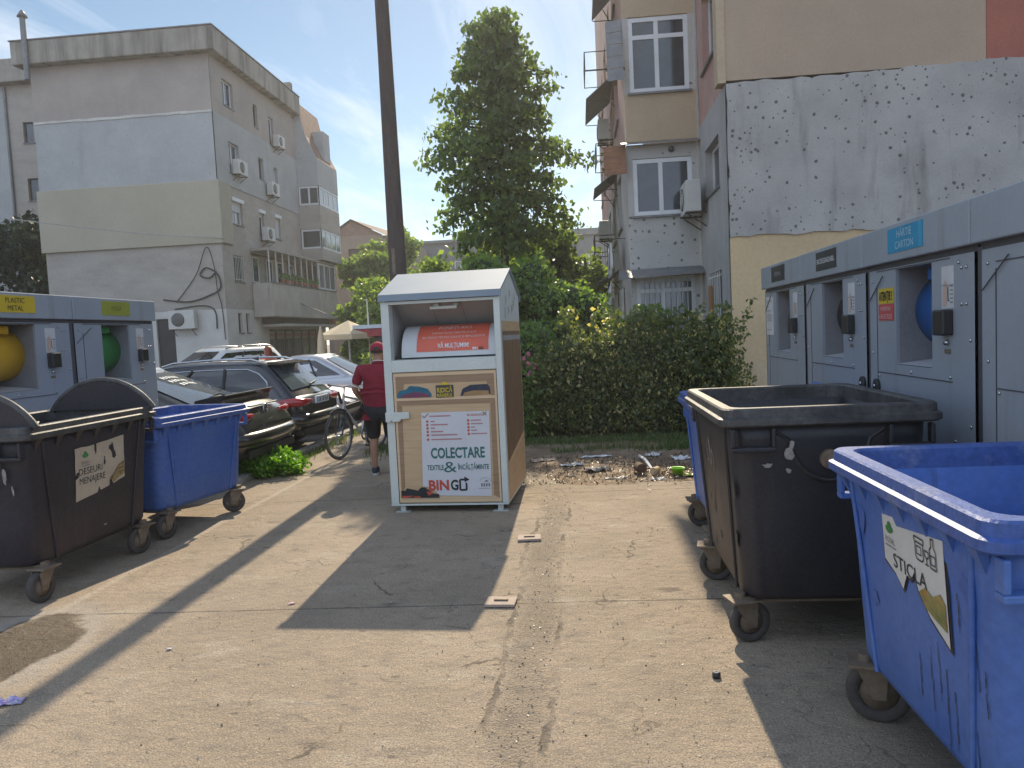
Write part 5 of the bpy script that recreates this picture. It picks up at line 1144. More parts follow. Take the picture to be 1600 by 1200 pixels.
    decal('printed_clothes',F,[(-.425,1.12),(-.09,1.12),(-.085,1.15),(-.12,1.20),(-.20,1.225),(-.30,1.235),(-.33,1.205),(-.40,1.19),(-.43,1.15)],'cl_teal',dr,w1); decal('printed_clothes',F,[(-.40,1.12),(-.10,1.12),(-.12,1.155),(-.25,1.175),(-.38,1.15)],'cl_plum',dr,w1+.001)
    decal('printed_clothes',F,[(.195,1.122),(.49,1.13),(.485,1.20),(.46,1.228),(.30,1.225),(.22,1.19)],'cl_navy',dr,w1); decal('printed_clothes',F,[(.22,1.125),(.475,1.13),(.47,1.165),(.33,1.17),(.24,1.155)],'cl_ochre',dr,w1+.001)
    sg = decal('printed_plaque',F,rect(-.042,.132,1.112,1.232),'sg_dark',dr,w1); text('lettering','RIDICĂ',F,.045,1.185,.045,'sg_yellow',sg,width=.15,w=w1+.002,bold=.02); text('lettering','MÂNERUL',F,.045,1.135,.032,'sg_yellow',sg,width=.155,w=w1+.002,bold=.015)
    decal('printed_plaque',F,[(.0,1.235),(.03,1.262),(.06,1.262),(.10,1.235)],'sg_yellow',dr,w1)
    po = MB().poly(F,[(-.198,.972),(.468,.972),(.455,.15),(-.05,.162),(-.14,.245),(-.221,.254)],w1+.004,.003).build('printed_poster','poster',dr); w2=w1+.0065
    text('lettering','COLECTARE',F,.142,.578,.098,'inkteal',po,width=.53,w=w2,bold=.028)
    text('lettering','TEXTILE',F,-.085,.437,.048,'inkteal',po,width=.165,w=w2,bold=.02); text('lettering','&',F,.062,.442,.105,'inkteal',po,width=.125,w=w2); text('lettering','ÎNCĂLȚĂMINTE',F,.288,.437,.048,'inkteal',po,width=.305,w=w2,bold=.018)
    text('lettering','BIN',F,-.06,.265,.095,'inkred',po,width=.20,w=w2,bold=.035); text('lettering','G',F,.095,.265,.095,'ink',po,width=.075,w=w2,bold=.03)
    o_ = MB(); stroke(o_,F,[(.205,.315),(.15,.315),(.15,.215),(.212,.215),(.212,.285)],w2,.018); o_.poly(F,[(.195,.345),(.245,.315),(.195,.29)],w2+.001); o_.build('printed_arrow','ink',po)
    k_ = MB(); stroke(k_,F,[(-.19,.945),(-.17,.922),(-.125,.965)],w2,.010); k_.build('printed_tick','wooddk',po)
    k_ = MB(); stroke(k_,F,[(.405,.965),(.44,.93)],w2,.010); stroke(k_,F,[(.44,.965),(.405,.93)],w2+.001,.010); k_.build('printed_cross','wooddk',po)
    decal('printed_line',F,rect(-.12,.09,.930,.942),'inkpink',po,w2); text('lettering','NU ARUNCAȚI',F,.325,.938,.022,'inkred',po,width=.15,w=w2,bold=.01)
    for k,(zz,ln) in enumerate(((.886,.04),(.853,.17),(.82,.04),(.786,.12),(.753,.26),(.71,.30))):
        decal('printed_bullet',F,ell(-.143,zz,.012,.012,12),'inkred',po,w2); decal('printed_line',F,rect(-.11,-.11+ln,zz-.006,zz+.006),'inkpink',po,w2)
    for k,(zz,ln) in enumerate(((.886,.10),(.853,.115),(.82,.04),(.79,.06),(.757,.155))):
        decal('printed_bullet',F,ell(.26,zz,.012,.012,12),'inkred',po,w2); decal('printed_line',F,rect(.285,.285+ln,zz-.005,zz+.005),'inkpink',po,w2)
    em = MB(); 
    for k in range(4): em.poly(F,rect(.355+.024*k,.371+.024*k,.245,.275),w2)
    em.poly(F,[(.385,.29),(.41,.31),(.435,.29)],w2); stroke(em,F,rect(.33,.45,.225,.228),w2,.002)
    stroke(em,F,ell(.40,.27,.062,.06,14,R(20),R(160)),w2,.003); em.build('printed_emblem','inkgrey',po)
    sh = decal('printed_shoe',F,[(-.44,.145),(-.06,.142),(-.065,.175),(-.12,.185),(-.20,.245),(-.24,.245),(-.27,.215),(-.38,.24),(-.40,.215),(-.44,.215)],'ink',dr,w2+.001); decal('printed_shoe_trim',F,[(-.17,.165),(-.12,.185),(-.15,.205),(-.185,.205)],'inkred',sh,w2+.002); decal('printed_shoe_trim',F,[(-.43,.145),(-.35,.15),(-.32,.165),(-.43,.165)],'inkred',sh,w2+.002); decal('printed_shoe_trim',F,[(-.32,.147),(-.25,.145),(-.25,.16),(-.31,.16)],'inkred',sh,w2+.0025)
    lt = MB(); lt.poly(F,[(-.55,.985),(-.312,.985),(-.314,.922),(-.395,.918),(-.412,.895),(-.548,.892)],.028,.026); lt.build('latch','tb_white',T,bevel=.004); bolt(T.children[-1],F.p(-.49,.905,.028),F.n,.012)
    # pictures printed on the right side
    Sd = Fr((A1,0,0),(0,1,0),(0,0,1))
    sp_ = decal('printed_side',Sd,rect(.085,D-.03,.09,1.82),'wood',T,.002); decal('printed_side_picture',Sd,[(.10,1.72),(D-.06,1.72),(D-.06,.62),(.10,.46)],'sideprint',sp_,.004); decal('printed_side_band',Sd,[(.10,.455),(D-.06,.61),(D-.06,.575),(.10,.415)],'woodlt',sp_,.0045); decal('printed_side_band',Sd,rect(.10,D-.06,1.63,1.68),'tb_in',sp_,.006)
    mk = MB()
    for (a,b) in ((.35,1.98),(.62,2.05),(.85,1.95),(.5,1.88),(.95,2.02),(.72,1.90)): stroke(mk,Sd,[(a,b),(a+.05,b+.06),(a+.02,b+.09),(a+.09,b+.03)],.003,.012)
    stroke(mk,Sd,ell(.33,1.90,.03,.05,12),.003,.01,True); mk.build('printed_mark','inkgrey',T)
    for x,y_ in ((-.44,.05),(.53,.05),(-.44,D-.1),(.53,D-.1)):
        l_ = MB(); l_.box((x-.025,y_-.02,.006),(x+.025,y_+.02,.067)); l_.box((x-.07,y_-.045,0),(x+.07,y_+.045,.0055)); l_.build('foot','tb_white',T)
    return T
M['inkfaint3'] = mat('faded_pink_ink', (.66,.48,.44), None, rough=.6)
textile_bank()

# ---------------------------------------------------------------- utility pole
T = thing('utility_pole','brown weathered utility pole rising behind the textile bank','pole',(-2.83,12.03,0))
MB().tube([(0,0,-.2),(.005,0,2.5),(-.01,.01,6),(-.03,0,9.0)],[.150,.138,.112,.098],10).build('shaft','pole',T)
MB().box((-.05,-.142,2.7),(.0,-.10,3.1)).build('splice_plate','fork',T,bevel=.004)
w_ = MB(); w_.cyl((-.03,.0,8.6),(-.35,.05,8.65),.03,n=8); w_.cyl((-.33,.05,8.65),(-.33,.05,8.8),.04,n=8); w_.build('insulator_arm','iron',T)

# ---------------------------------------------------------------- cars
def car(label, loc, rz, L, W, H, paint, style, plate=None, glassrear='carglassC', rails=False, chrome=False, rim='alloy'):
    T = thing('parked_car',label,'car',loc,rz,'parked cars'); hl,hw = L/2,W/2
    belt = .93 if H < 1.55 else 1.05; hood = belt-.10; deck = belt+{'hatch':.10,'wagon':.02,'sedan':.10,'suv':.02}[style]
    # lower body, rear (-x) to front (+x)
    S = [(-hl,.42,.80,.82,.80),(-hl+.05,.30,.88,deck-.06,.90),(-hl+.22,.24,.90,deck,.97),(-hl+.75,.22,.92,deck+.0,1.0),(-hl+1.5,.2,.93,belt+.03,1.0),(0,.2,.92,belt+.02,1.0),(hl-1.7,.2,.92,belt,1.0),(hl-1.15,.2,.90,belt-.02,.995),(hl-.6,.21,.82,hood-.07,.97),(hl-.2,.24,.74,hood-.17,.90),(hl-.05,.28,.66,hood-.26,.80),(hl,.36,.60,hood-.32,.70)]
    if style == 'hatch': S[0:4] = [(-hl,.42,.66,.68,.80),(-hl+.05,.30,.72,.80,.90),(-hl+.20,.24,.84,.98,.96),(-hl+.60,.22,.92,deck,1.0)]
    rings=[]
    for x,zb,zs,zd,k in S:
        w_ = hw*k; half = [(0,zb),(w_*.80,zb),(w_*.95,zb+.07),(w_*.985,(zb+zs)/2),(w_*1.0,zs-.13),(w_*.965,zs-.01),(w_*.84,max(zs+.005,zd-.03)),(w_*.45,zd),(0,zd+.008)]
        rings.append([V((x,y,z)) for y,z in half]+[V((x,-y,z)) for y,z in half[-2:0:-1]])
    MB().loft(rings).build('body',paint,T,sub=1)
    # cabin
    xr0,xr1,xf1,xf0 = {'hatch':(-hl+.50,-hl+1.75,hl-2.3,hl-1.25),'wagon':(-hl+.10,-hl+.62,hl-2.35,hl-1.35),'sedan':(-hl+.62,-hl+1.5,hl-2.3,hl-1.3),'suv':(-hl+.10,-hl+.55,hl-2.2,hl-1.2)}[style]
    zr = deck-.02; b0,t0 = hw*.93,hw*.70
    def ring(t,pinch=0): 
        z0 = belt-.06; xa = xr0+(xr1-xr0)*t; xb = xf0+(xf1-xf0)*t; w_ = b0+(t0-b0)*t**1.3; z = z0+(H-.055-z0)*t
        return [V((xa,-w_*.90,z)),V((xa-.04,0,z+(zr-belt+.04)*(1-t))),V((xa,w_*.90,z)),V((xa+.25,w_,z)),V(((xa+xb)/2,w_*1.015,z+.01*t)),V((xb-.3,w_,z)),V((xb,w_*.90,z)),V((xb+.06,0,z)),V((xb,-w_*.90,z)),V((xb-.3,-w_,z)),V(((xa+xb)/2,-w_*1.015,z+.01*t)),V((xa+.25,-w_,z))]
    rs = [ring(t) for t in (0,.5,.9,1.0)]
    top = [V((p.x*.96+ (xr1+xf1)*.02,p.y*.82,H-.012)) for p in ring(1.0)]; cap = [V((p.x*.80+(xr1+xf1)*.10,p.y*.4,H)) for p in ring(1.0)]
    MB().loft(rs+[top,cap],False,True).build('cabin',paint,T)
    def side(sx,t):  # point on the side of the cabin: sx 0 rear..1 front
        z0 = belt-.06; xa = xr0+(xr1-xr0)*t; xb = xf0+(xf1-xf0)*t; w_ = b0+(t0-b0)*t**1.3; return V((xa+.10+(xb-xa-.2)*sx,w_*(.985+.03*math.sin(math.pi*sx)),z0+(H-.055-z0)*t))
    for s in (1,-1):
        outline = [(.06,.26),(.30,.22),(.5,.2),(.97,.2),(.985,.5),(.98,.86),(.5,.90),(.12,.88),(.045,.74),(.03,.5)] if style in('wagon','suv') else [(.05,.24),(.3,.22),(.5,.2),(.985,.2),(.985,.5),(.97,.86),(.5,.90),(.16,.86),(.08,.55)]
        P = [side(*q) for q in outline]; P = [V((p.x,(p.y+.012)*s,p.z)) for p in P]
        c = sum(P,V())/len(P); n_=len(P); g = MB().add(P+[c],[((i,(i+1)%n_,n_) if s>0 else ((i+1)%n_,i,n_)) for i in range(n_)]).build('side_window','carglass',T)
        if chrome: MB().tube([V((p.x,p.y+.004*s,p.z)) for p in P],.011,6,closed=True).build('window_trim','chrome',g)
        dv = MB()
        for q in (.33,.64):
            a,b = side(q,.2),side(q,.9); dv.tube([V((a.x,(a.y+.016)*s,a.z)),V((b.x,(b.y+.016)*s,b.z))],.022,6)
        dv.build('door_pillar','carblack',g)
        m_ = MB(); m_.disc_ring((xf0-.35,s*(hw+.09),belt+.05),(1,0,.0),[(0,-.05),(.07,-.03),(.075,.03),(0,.06)],10,closed=False); m_.tube([(xf0-.35,s*(hw*.93),belt-.02),(xf0-.35,s*(hw+.09),belt+.03)],.02,6); m_.build('mirror',paint,T)
        if rails: MB().tube([(xr1+.05,s*t0*.93,H-.03),(xr1+.2,s*t0*.95,H+.025),((xr1+xf1)/2,s*t0*.96,H+.045),(xf1-.25,s*t0*.95,H+.02),(xf1-.05,s*t0*.93,H-.03)],.018,6).build('roof_rail','chrome',T)
    def rear(u,t):
        z0 = belt-.06; w_ = (b0+(t0-b0)*t**1.3)*.90; x = xr0+(xr1-xr0)*t-.04*(1-abs(u))-.012; zz=z0+(H-.055-z0)*t+(zr-belt+.04)*(1-t)*(1-abs(u)); return V((x,w_*u,zz))
    def front(u,t):
        z0 = belt-.06; w_ = (b0+(t0-b0)*t**1.3)*.90; x = xf0+(xf1-xf0)*t+.06*(1-abs(u))+.012; return V((x,w_*u,z0+(H-.055-z0)*t))
    for fn,nm,gl,sg in ((rear,'rear_window',glassrear,-1),(front,'windscreen','carglass',1)):
        us=[-.90,-.45,0,.45,.90]; ts=[.2,.55,.93]; P=[fn(u,t)+V((sg*.006,0,.012)) for t in ts for u in us]
        fs=[(j*5+i,j*5+i+1,(j+1)*5+i+1,(j+1)*5+i) for j in range(2) for i in range(4)]
        if sg<0: fs=[f[::-1] for f in fs]
        o=MB().add(P,fs,0,True).build(nm,gl,T)
        if sg<0: RWn=o
    # lights, plates, trim
    for s in (1,-1):
        lz = .80 if style!='suv' else .95; ox = {'hatch':.075,'sedan':.02}.get(style,0)
        MB().tube([(-hl+.0+ox,s*hw*.46,lz+.01),(-hl+.01+ox,s*hw*.66,lz),(-hl+.05+ox,s*hw*.83,lz),(-hl+.16+ox,s*hw*.945,lz+.01),(-hl+.34+ox,s*hw*.985,lz+.02)],[.03,.058,.072,.066,.03],10).build('tail_light','tail',T)
        n_=6; m_=MB(); P=[V((hl-.10,s*hw*.50,.56)),V((hl-.14,s*hw*.70,.55)),V((hl-.45,s*hw*.965,.66)),V((hl-.48,s*hw*.93,.74)),V((hl-.24,s*hw*.70,.695)),V((hl-.17,s*hw*.50,.65))]
        Q=[p+V((.035,s*.035,.012)) for p in P]; m_.add(P+Q,[tuple(range(6,12)) if s<0 else tuple(range(11,5,-1))]+[(i,(i+1)%n_,(i+1)%n_+n_,i+n_) for i in range(n_)]); m_.build('headlight','lamp',T)
        for xx in (-hl+.88,hl-.86):
            wv=bpy.data.objects.new('wheel',None); C.objects.link(wv); wv.parent=T; wv.location=(xx,s*(hw-.10),.32)
            MB().disc_ring((0,0,0),(0,1,0),[(.21,-.10),(.30,-.10),(.32,-.07),(.32,.07),(.30,.10),(.21,.10)],28).build('tyre','tyre',wv)
            rm=MB().disc_ring((0,0,0),(0,1,0),[(0,-.08),(.21,-.08),(.21,.08),(0,.08)],20,closed=False)
            for k in range(6): a=k*math.pi/3; rm.tube([(0,s*.085,0),(math.cos(a)*.2,s*.095,math.sin(a)*.2)],.022,5)
            rm.build('rim',rim,wv)
            MB().tube([(xx+math.cos(a)*.37,s*(hw-.004),.32+math.sin(a)*.37) for a in [math.pi*k/14 for k in range(15)]],.022,6).build('wheel_arch','carblack',T)
    MB().fbox(Fr((-hl-.004,0,0),(0,-1,0),(0,0,1)),-hw*.78,hw*.78,.30,.40,-.03,.012).build('bumper_insert','carblack',T,bevel=.01)
    bp_=[(-hl+.62,1.0),(-hl+.34,.995),(-hl+.16,.955),(-hl+.05,.84),(-hl-.0,.62),(-hl-.03,.3)]; bp_=[V((x,hw*k,.54)) for x,k in bp_]; bp_=bp_+[V((-hl-.035,0,.54))]+[V((p.x,-p.y,p.z)) for p in bp_[::-1]]
    bo_=MB().tube(bp_,[.03,.07]+[.085]*9+[.07,.03],10).build('bumper',paint,T)
    MB().fbox(Fr((hl,0,0),(0,1,0),(0,0,1)),-.5,.5,.40,.50,-.05,.012).build('grille','carblack',T,bevel=.01)
    if plate:
        zz=plate[1]; Fp=Fr((-hl-.005,0,zz),(0,-1,0),(0,0,1)); p=MB().fbox(Fp,-.26,.26,-.055,.055,.0,.034).build('number_plate','inkwhite',T); text('lettering',plate[0],Fp,.02,0,.075,'ink',p,width=.42,w=.037,bold=.02); MB().fbox(Fp,-.258,-.222,-.053,.053,.0345,.036).build('plate_band','sg_blue',p)
    return T,RWn,rear,hl,hw
T,rw,rear,hl,hw = car('black hatchback with rear spoiler, GR plate and white lettering on its rear glass',(-4.10-2.4,9.76,0),R(180),4.8,1.84,1.46,'p_black','hatch',('GR 92 RC',.52))
sp_=MB(); zz=1.045
F_=Fr((0,hw*.80,0),(1,0,0),(0,0,1)); sp_.poly(F_,[(-hl+.33,.95),(-hl+.66,.97),(-hl+.66,1.045),(-hl+.44,1.085),(-hl+.26,1.105),(-hl+.25,1.085),(-hl+.31,1.04)],0,-hw*1.6); sp_.build('spoiler','p_black',T,bevel=.008)
em=MB(); em.tube([(-hl+.075,.062*math.cos(t),.86+.062*math.sin(t)) for t in [2*math.pi*k/20 for k in range(20)]],.010,6,closed=True); em.tube([(-hl+.075,.085,.875),(-hl+.075,.0,.866),(-hl+.075,.0,.854),(-hl+.075,-.085,.845)],.008,5); em.build('badge','chrome',T)
MB().box((-hl+.085,-.42,.915),(-hl+.14,.42,.935)).build('chrome_strip','chrome',T,bevel=.006)
wt=MB()
for row,(t,ln) in enumerate(((.72,.36),(.62,.42),(.52,.30))):
    u=-.32
    while u<-.32+ln*1.6:
        a=rear(u,t); b=rear(u+.045,t); c=rear(u+.05,t+.055); d=rear(u+.008,t+.055); off=V((-.012,0,.028))
        wt.add([p+off for p in (a,b,c,d)],[(3,2,1,0)]); u+=.085+.05*random.random()
wt.build('window_lettering','inkwhite',rw)
fin=MB(); fin.add([(-.75,-.02,1.455),(-.45,-.02,1.455),(-.70,0,1.53),(-.75,.02,1.455),(-.45,.02,1.455)],[(0,1,2),(4,3,2),(3,0,2)]); fin.build('roof_antenna','carblack',T)
T,rw,rear,hl,hw = car('dark estate car with roof rails, chrome window outline and red tail lights',(-4.18-2.35,12.02,0),R(178),4.7,1.82,1.45,'p_navy','wagon',('GR 18 VLA',.80),chrome=True,rails=True)
sp_=MB(); sp_.add([(-hl+.60,-.56,1.43),(-hl+.60,.56,1.43),(-hl+.36,.56,1.40),(-hl+.36,-.56,1.40),(-hl+.60,-.56,1.39),(-hl+.60,.56,1.39),(-hl+.38,.56,1.375),(-hl+.38,-.56,1.375)],[(0,1,2,3),(7,6,5,4),(3,2,6,7),(0,3,7,4),(1,5,6,2)]); sp_.build('spoiler','p_navy',T)
fin=MB(); fin.add([(-hl+1.0,-.02,1.44),(-hl+1.25,-.02,1.44),(-hl+1.0,0,1.51),(-hl+1.0,.02,1.44),(-hl+1.25,.02,1.44)],[(0,1,2),(4,3,2),(3,0,2)]); fin.build('roof_antenna','carblack',T)
w_=MB(); w_.tube([rear(.05,.22)+V((-.02,0,.03)),rear(-.5,.30)+V((-.02,0,.03))],.012,5); w_.build('wiper','carblack',rw)
car('pale champagne car parked nose out beside the bicycle',(-4.42-2.1,14.45,0),R(0),4.2,1.76,1.44,'p_pink','hatch')
car('silver saloon parked beyond the champagne car',(-4.1-2.25,16.75,0),R(180),4.5,1.78,1.43,'p_silver','sedan',None,glassrear='carglassC')
car('white off-roader with roof rails parked in front of the shop wall',(-9.9,19.8,0),R(-118),4.4,1.84,1.66,'p_white','suv',rails=True)

# ---------------------------------------------------------------- bicycle
T = thing('bicycle','dark city bicycle with flat handlebar held beside the man','bicycle',(-3.50+.27*.0,10.66,0),R(255))
def bwheel(x):
    w_=bpy.data.objects.new('wheel',None); C.objects.link(w_); w_.parent=T; w_.location=(x,0,.355)
    MB().tube([(math.cos(a)*.335,0,math.sin(a)*.335) for a in [2*math.pi*k/40 for k in range(40)]],.019,8,closed=True).build('tyre','tyre',w_)
    MB().tube([(math.cos(a)*.308,0,math.sin(a)*.308) for a in [2*math.pi*k/40 for k in range(40)]],.011,6,closed=True).build('rim','alloy',w_)
    s=MB()
    for k in range(28): a=2*math.pi*k/28; s.tube([(math.cos(a+.2*(-1)**k)*.02,.025*(-1)**k,math.sin(a+.2*(-1)**k)*.02),(math.cos(a)*.305,0,math.sin(a)*.305)],.0016,4)
    s.cyl((0,-.04,0),(0,.04,0),.018,n=10); s.build('spoke','chrome',w_)
bwheel(0); bwheel(-1.05)
MB().tube([(-.05,0,.355+.62),(-.12,0,.80)],.02,8).build('stem','blackpl',T)
f=MB(); hd,hd2=V((-.19,0,.93)),V((-.15,0,.72)); bb=V((-.62,0,.29)); st_=V((-.78,0,.80)); rh=V((-1.05,0,.355))
f.tube([hd,hd2],.02,8); f.tube([hd2+(hd-hd2)*.2,bb],.019,8); f.tube([hd-(hd-hd2)*.15,st_+(bb-st_)*.06],.017,8); f.tube([st_,bb],.016,8)
for s in (-1,1): f.tube([bb+V((0,s*.03,0)),rh+V((0,s*.06,0))],.01,6); f.tube([st_+V((0,s*.02,-.04)),rh+V((0,s*.06,0))],.008,6)
f.build('frame','p_silver',T)
k_=MB()
for s in (-1,1): k_.tube([(-.145,s*.045,.70),(-.10,s*.055,.58),(-.0,s*.055,.355)],.013,6)
k_.build('fork','carblack',T)
h=MB(); h.tube([(-.20,0,.93),(-.215,0,1.02)],.014,6); h.tube([(-.30,-.30,1.05),(-.22,-.22,1.06),(-.19,0,1.03),(-.22,.22,1.06),(-.30,.30,1.05)],.012,6); h.build('handlebar','alloy',T)
for s in (-1,1): MB().cyl((-.30,s*.30,1.05),(-.36,s*.36,1.055),.019,n=8).build('grip','blackpl',T)
b=MB(); 
for s in (-1,1): b.tube([(-.22,s*.2,1.06),(-.17,s*.22,1.03),(-.18,s*.29,1.01)],.007,5)
b.build('brake_lever','alloy',T)
s_=MB(); s_.loft([[V((-.78-.13,y*.08,.90)) for y in (-1,1)]+[V((-.78-.13,y*.08,.93)) for y in (1,-1)],[V((-.72,y*.03,.90)) for y in (-1,1)]+[V((-.72,y*.03,.935)) for y in (1,-1)],[V((-.62,y*.015,.91)) for y in (-1,1)]+[V((-.62,y*.015,.93)) for y in (1,-1)]]); s_.tube([(-.78,0,.78),(-.80,0,.90)],.013,6); s_.build('saddle','blackpl',T)
c=MB().disc_ring((-.62,.045,.29),(0,1,0),[(.06,-.003),(.095,-.003),(.095,.003),(.06,.003)],24); c.tube([(-.62,.06,.29),(-.62,.07,.13)],.01,6); c.tube([(-.62,-.06,.29),(-.62,-.07,.45)],.01,6); c.build('crankset','alloy',T)
p=MB(); p.box((-.67,.07,.115),(-.57,.16,.135)); p.build('pedal','blackpl',T); p=MB(); p.box((-.67,-.16,.445),(-.57,-.07,.465)); p.build('pedal','blackpl',T)
g=MB().tube([(math.cos(a)*.375,0,.355+math.sin(a)*.375) for a in [R(60)+R(125)*k/10 for k in range(11)]],.016,6); g.build('mudguard','carblack',T)

# ---------------------------------------------------------------- people
def skin(name, nodes, edges, m, parent, sub=2):
    ids={k:i for i,k in enumerate(nodes)}; me=bpy.data.meshes.new(name); me.from_pydata([nodes[k][0] for k in nodes],[(ids[a],ids[b]) for a,b in edges],[]); me.materials.append(M[m])
    o=bpy.data.objects.new(name,me); C.objects.link(o); o.parent=parent
    md=o.modifiers.new('skin','SKIN'); md.use_smooth_shade=True
    if not me.skin_vertices: me.skin_vertices.new() if hasattr(me.skin_vertices,'new') else None
    sk=me.skin_vertices[0].data
    for k in nodes:
        r_=nodes[k][1]; sk[ids[k]].radius=(r_,r_) if not isinstance(r_,tuple) else r_
        sk[ids[k]].use_root=(ids[k]==0)
    sb=o.modifiers.new('sub','SUBSURF'); sb.levels=sb.render_levels=sub
    return o
def person(label, loc, rz, k=1.0, wide=1.0, top='redshirt', bottom='shorts', hair='hairdk', cap=None, longhair=False, shortlegs=True, arms=None, group=None, collar=False):
    T=thing('person',label,'person',loc,rz,group)
    A=arms or {-1:((-.29,-.02,1.13),(-.25,.17,.96)),1:((.29,-.03,1.13),(.27,.06,.88))}
    N={'pelvis':((0,0,.95),.125*wide),'waist':((0,.01,1.10),.12*wide),'chest':((0,-.0,1.28),.11*wide),'neckb':((0,-.0,1.45),(.062,.06)),'neck':((0,.01,1.53),.058),'head':((0,.03,1.61),(.078,.095)),'crown':((0,.02,1.68),(.07,.085))}
    E=[('pelvis','waist'),('waist','chest'),('chest','neckb'),('neckb','neck'),('neck','head'),('head','crown')]
    N['nose']=((0,.135,1.605),.014); E.append(('head','nose'))
    for s in (-1,1):
        q='l' if s<0 else 'r'; el,wr=A[s]
        N.update({q+'hip':((s*.10*wide,0,.84),.095*wide),q+'knee':((s*.115,.015,.48),.062),q+'calf':((s*.12,-.012,.33),.058),q+'ankle':((s*.12,-.02,.09),.038),q+'toe':((s*.135,.13,.04),.036)})
        E+= [('pelvis',q+'hip'),(q+'hip',q+'knee'),(q+'knee',q+'calf'),(q+'calf',q+'ankle'),(q+'ankle',q+'toe')]
        N.update({q+'sh':((s*.195*wide,-.01,1.40),.052),q+'el':(el,.047),q+'wr':(wr,.031)})
        E+=[('chest',q+'sh'),(q+'sh',q+'el'),(q+'el',q+'wr')]
        d=(V(wr)-V(el)).normalized(); u=V((0,1,0)) if abs(d.y)<.7 else V((0,0,-1)); u=(u-d*u.dot(d)).normalized(); v=d.cross(u)
        pm=V(wr)+d*.055; N[q+'palm']=(tuple(pm),(.034,.02)); E.append((q+'wr',q+'palm'))
        for j in range(4):
            o_=(j-1.5)*.019; a=pm+d*.045+u*o_; b=a+d*(.035-.004*abs(j-1))+v*.014*s; N[f'{q}f{j}']=(tuple(a),.0095); N[f'{q}g{j}']=(tuple(b),.008); E+=[(q+'palm',f'{q}f{j}'),(f'{q}f{j}',f'{q}g{j}')]
        a=pm+u*.042-d*.005; b=a+u*.016+d*.03; N[q+'th']=(tuple(a),.011); N[q+'ti']=(tuple(b),.009); E+=[(q+'palm',q+'th'),(q+'th',q+'ti')]
        N[q+'ear']=((s*.088,.02,1.61),.018); E.append(('head',q+'ear'))
    N={a:(tuple(c*k for c in p),tuple(c*k for c in r_) if isinstance(r_,tuple) else r_*k) for a,(p,r_) in N.items()}
    skin('body',N,E,'skin',T)
    g=lambda n:N[n][0]
    # shirt with short sleeves
    C_={'a':(g('pelvis'),(.20*wide*k,.165*k)),'a0':((0,.0,.87*k),(.20*wide*k,.165*k)),'b':(g('waist'),(.195*wide*k,.165*k)),'c':(g('chest'),(.19*wide*k,.165*k)),'c2':((0,-.012*k,1.39*k),(.17*wide*k,.14*k)),'d':((0,-.008*k,1.475*k),(.088*k,.085*k))}
    Ec=[('a','a0'),('a','b'),('b','c'),('c','c2'),('c2','d')]
    for s,q in ((-1,'l'),(1,'r')):
        sh,el=V(g(q+'sh')),V(g(q+'el')); C_[q+'1']=(tuple(sh),.088*k); C_[q+'2']=(tuple(sh.lerp(el,.42)),.078*k); C_[q+'3']=(tuple(sh.lerp(el,.78)),.070*k); Ec+=[('c2',q+'1'),(q+'1',q+'2'),(q+'2',q+'3')]
        if collar: 
            p=sh.lerp(el,.80); dd=(el-sh).normalized(); MB().disc_ring(p,dd,[(.050*k,-.007),(.066*k,-.007),(.066*k,.007),(.050*k,.007)],18).build('sleeve_trim','inkwhite',T)
    skin('shirt',C_,Ec,top,T)
    if collar: MB().disc_ring((0,.0,1.485*k),(0,.25,1),[(.068*k,-.022),(.088*k,-.025),(.079*k,.02),(.066*k,.02)],20).build('collar',top,T); MB().disc_ring((0,.0,1.503*k),(0,.25,1),[(.066*k,-.004),(.083*k,-.004),(.081*k,.004),(.066*k,.004)],20).build('collar_trim','inkwhite',T)
    B_={'a':((0,0,.93*k),(.182*wide*k,.15*k))}; Eb=[]
    for s,q in ((-1,'l'),(1,'r')):
        hp,kn=V(g(q+'hip')),V(g(q+'knee')); B_[q+'1']=(tuple(hp),.125*wide*k); B_[q+'2']=(tuple(hp.lerp(kn,.6)),.108*k); B_[q+'3']=(tuple(hp.lerp(kn,1.08)),.100*k); Eb+=[('a',q+'1'),(q+'1',q+'2'),(q+'2',q+'3')]
        if not shortlegs: B_[q+'4']=((g(q+'ankle')[0],g(q+'ankle')[1],.12),.065*k); Eb.append((q+'3',q+'4'))
        x,y_,z_=g(q+'ankle'); t=g(q+'toe')
        def foot(zz,grow): return [V((x+(t[0]-x)*f+math.copysign(1,e)*0+w_*e, y_+(t[1]-y_)*f, zz)) for f,w_,e in ((-.42,.026+grow,-1),(-.55,.0,1),(-.42,.026+grow,1),(.1,.036+grow,1),(.75,.046+grow,1),(1.2,.030+grow,1),(1.32,0,1),(1.2,.030+grow,-1),(.75,.046+grow,-1),(.1,.036+grow,-1))]
        MB().loft([foot(.024,.004),foot(.06,.004),[p.lerp(V((x,y_+.03,0)),.18)+V((0,0,.092-p.z*.0-.0))-V((0,0,p.z*.82)) for p in foot(.0,0)]],True,True).build('shoe','shoe',T)
        MB().loft([foot(.0,.002),foot(.003,.007),foot(.027,.007)],True,True).build('shoe_sole','sole',T)
    skin('shorts' if shortlegs else 'trousers',B_,Eb,bottom,T)
    # hair
    h=MB(); c=V((0,.012,1.625))*k
    for_r=[]
    prof=[]
    n=18
    for j in range(9):
        phi=R(100)*j/8; z=math.cos(phi); r_=math.sin(phi); ring=[]
        for i in range(n):
            a=2*math.pi*i/n; fr=max(0,math.sin(a)); cut=1-.0*fr
            p=V((math.cos(a)*r_*.093,math.sin(a)*r_*.108,z*.112+.012)); 
            if j>5 and fr>.25: p.z=max(p.z,.045+.02*fr)
            ring.append(c+p*k)
        for_r.append(ring)
    h.loft(for_r,True,False); h.build('hair',hair,T)
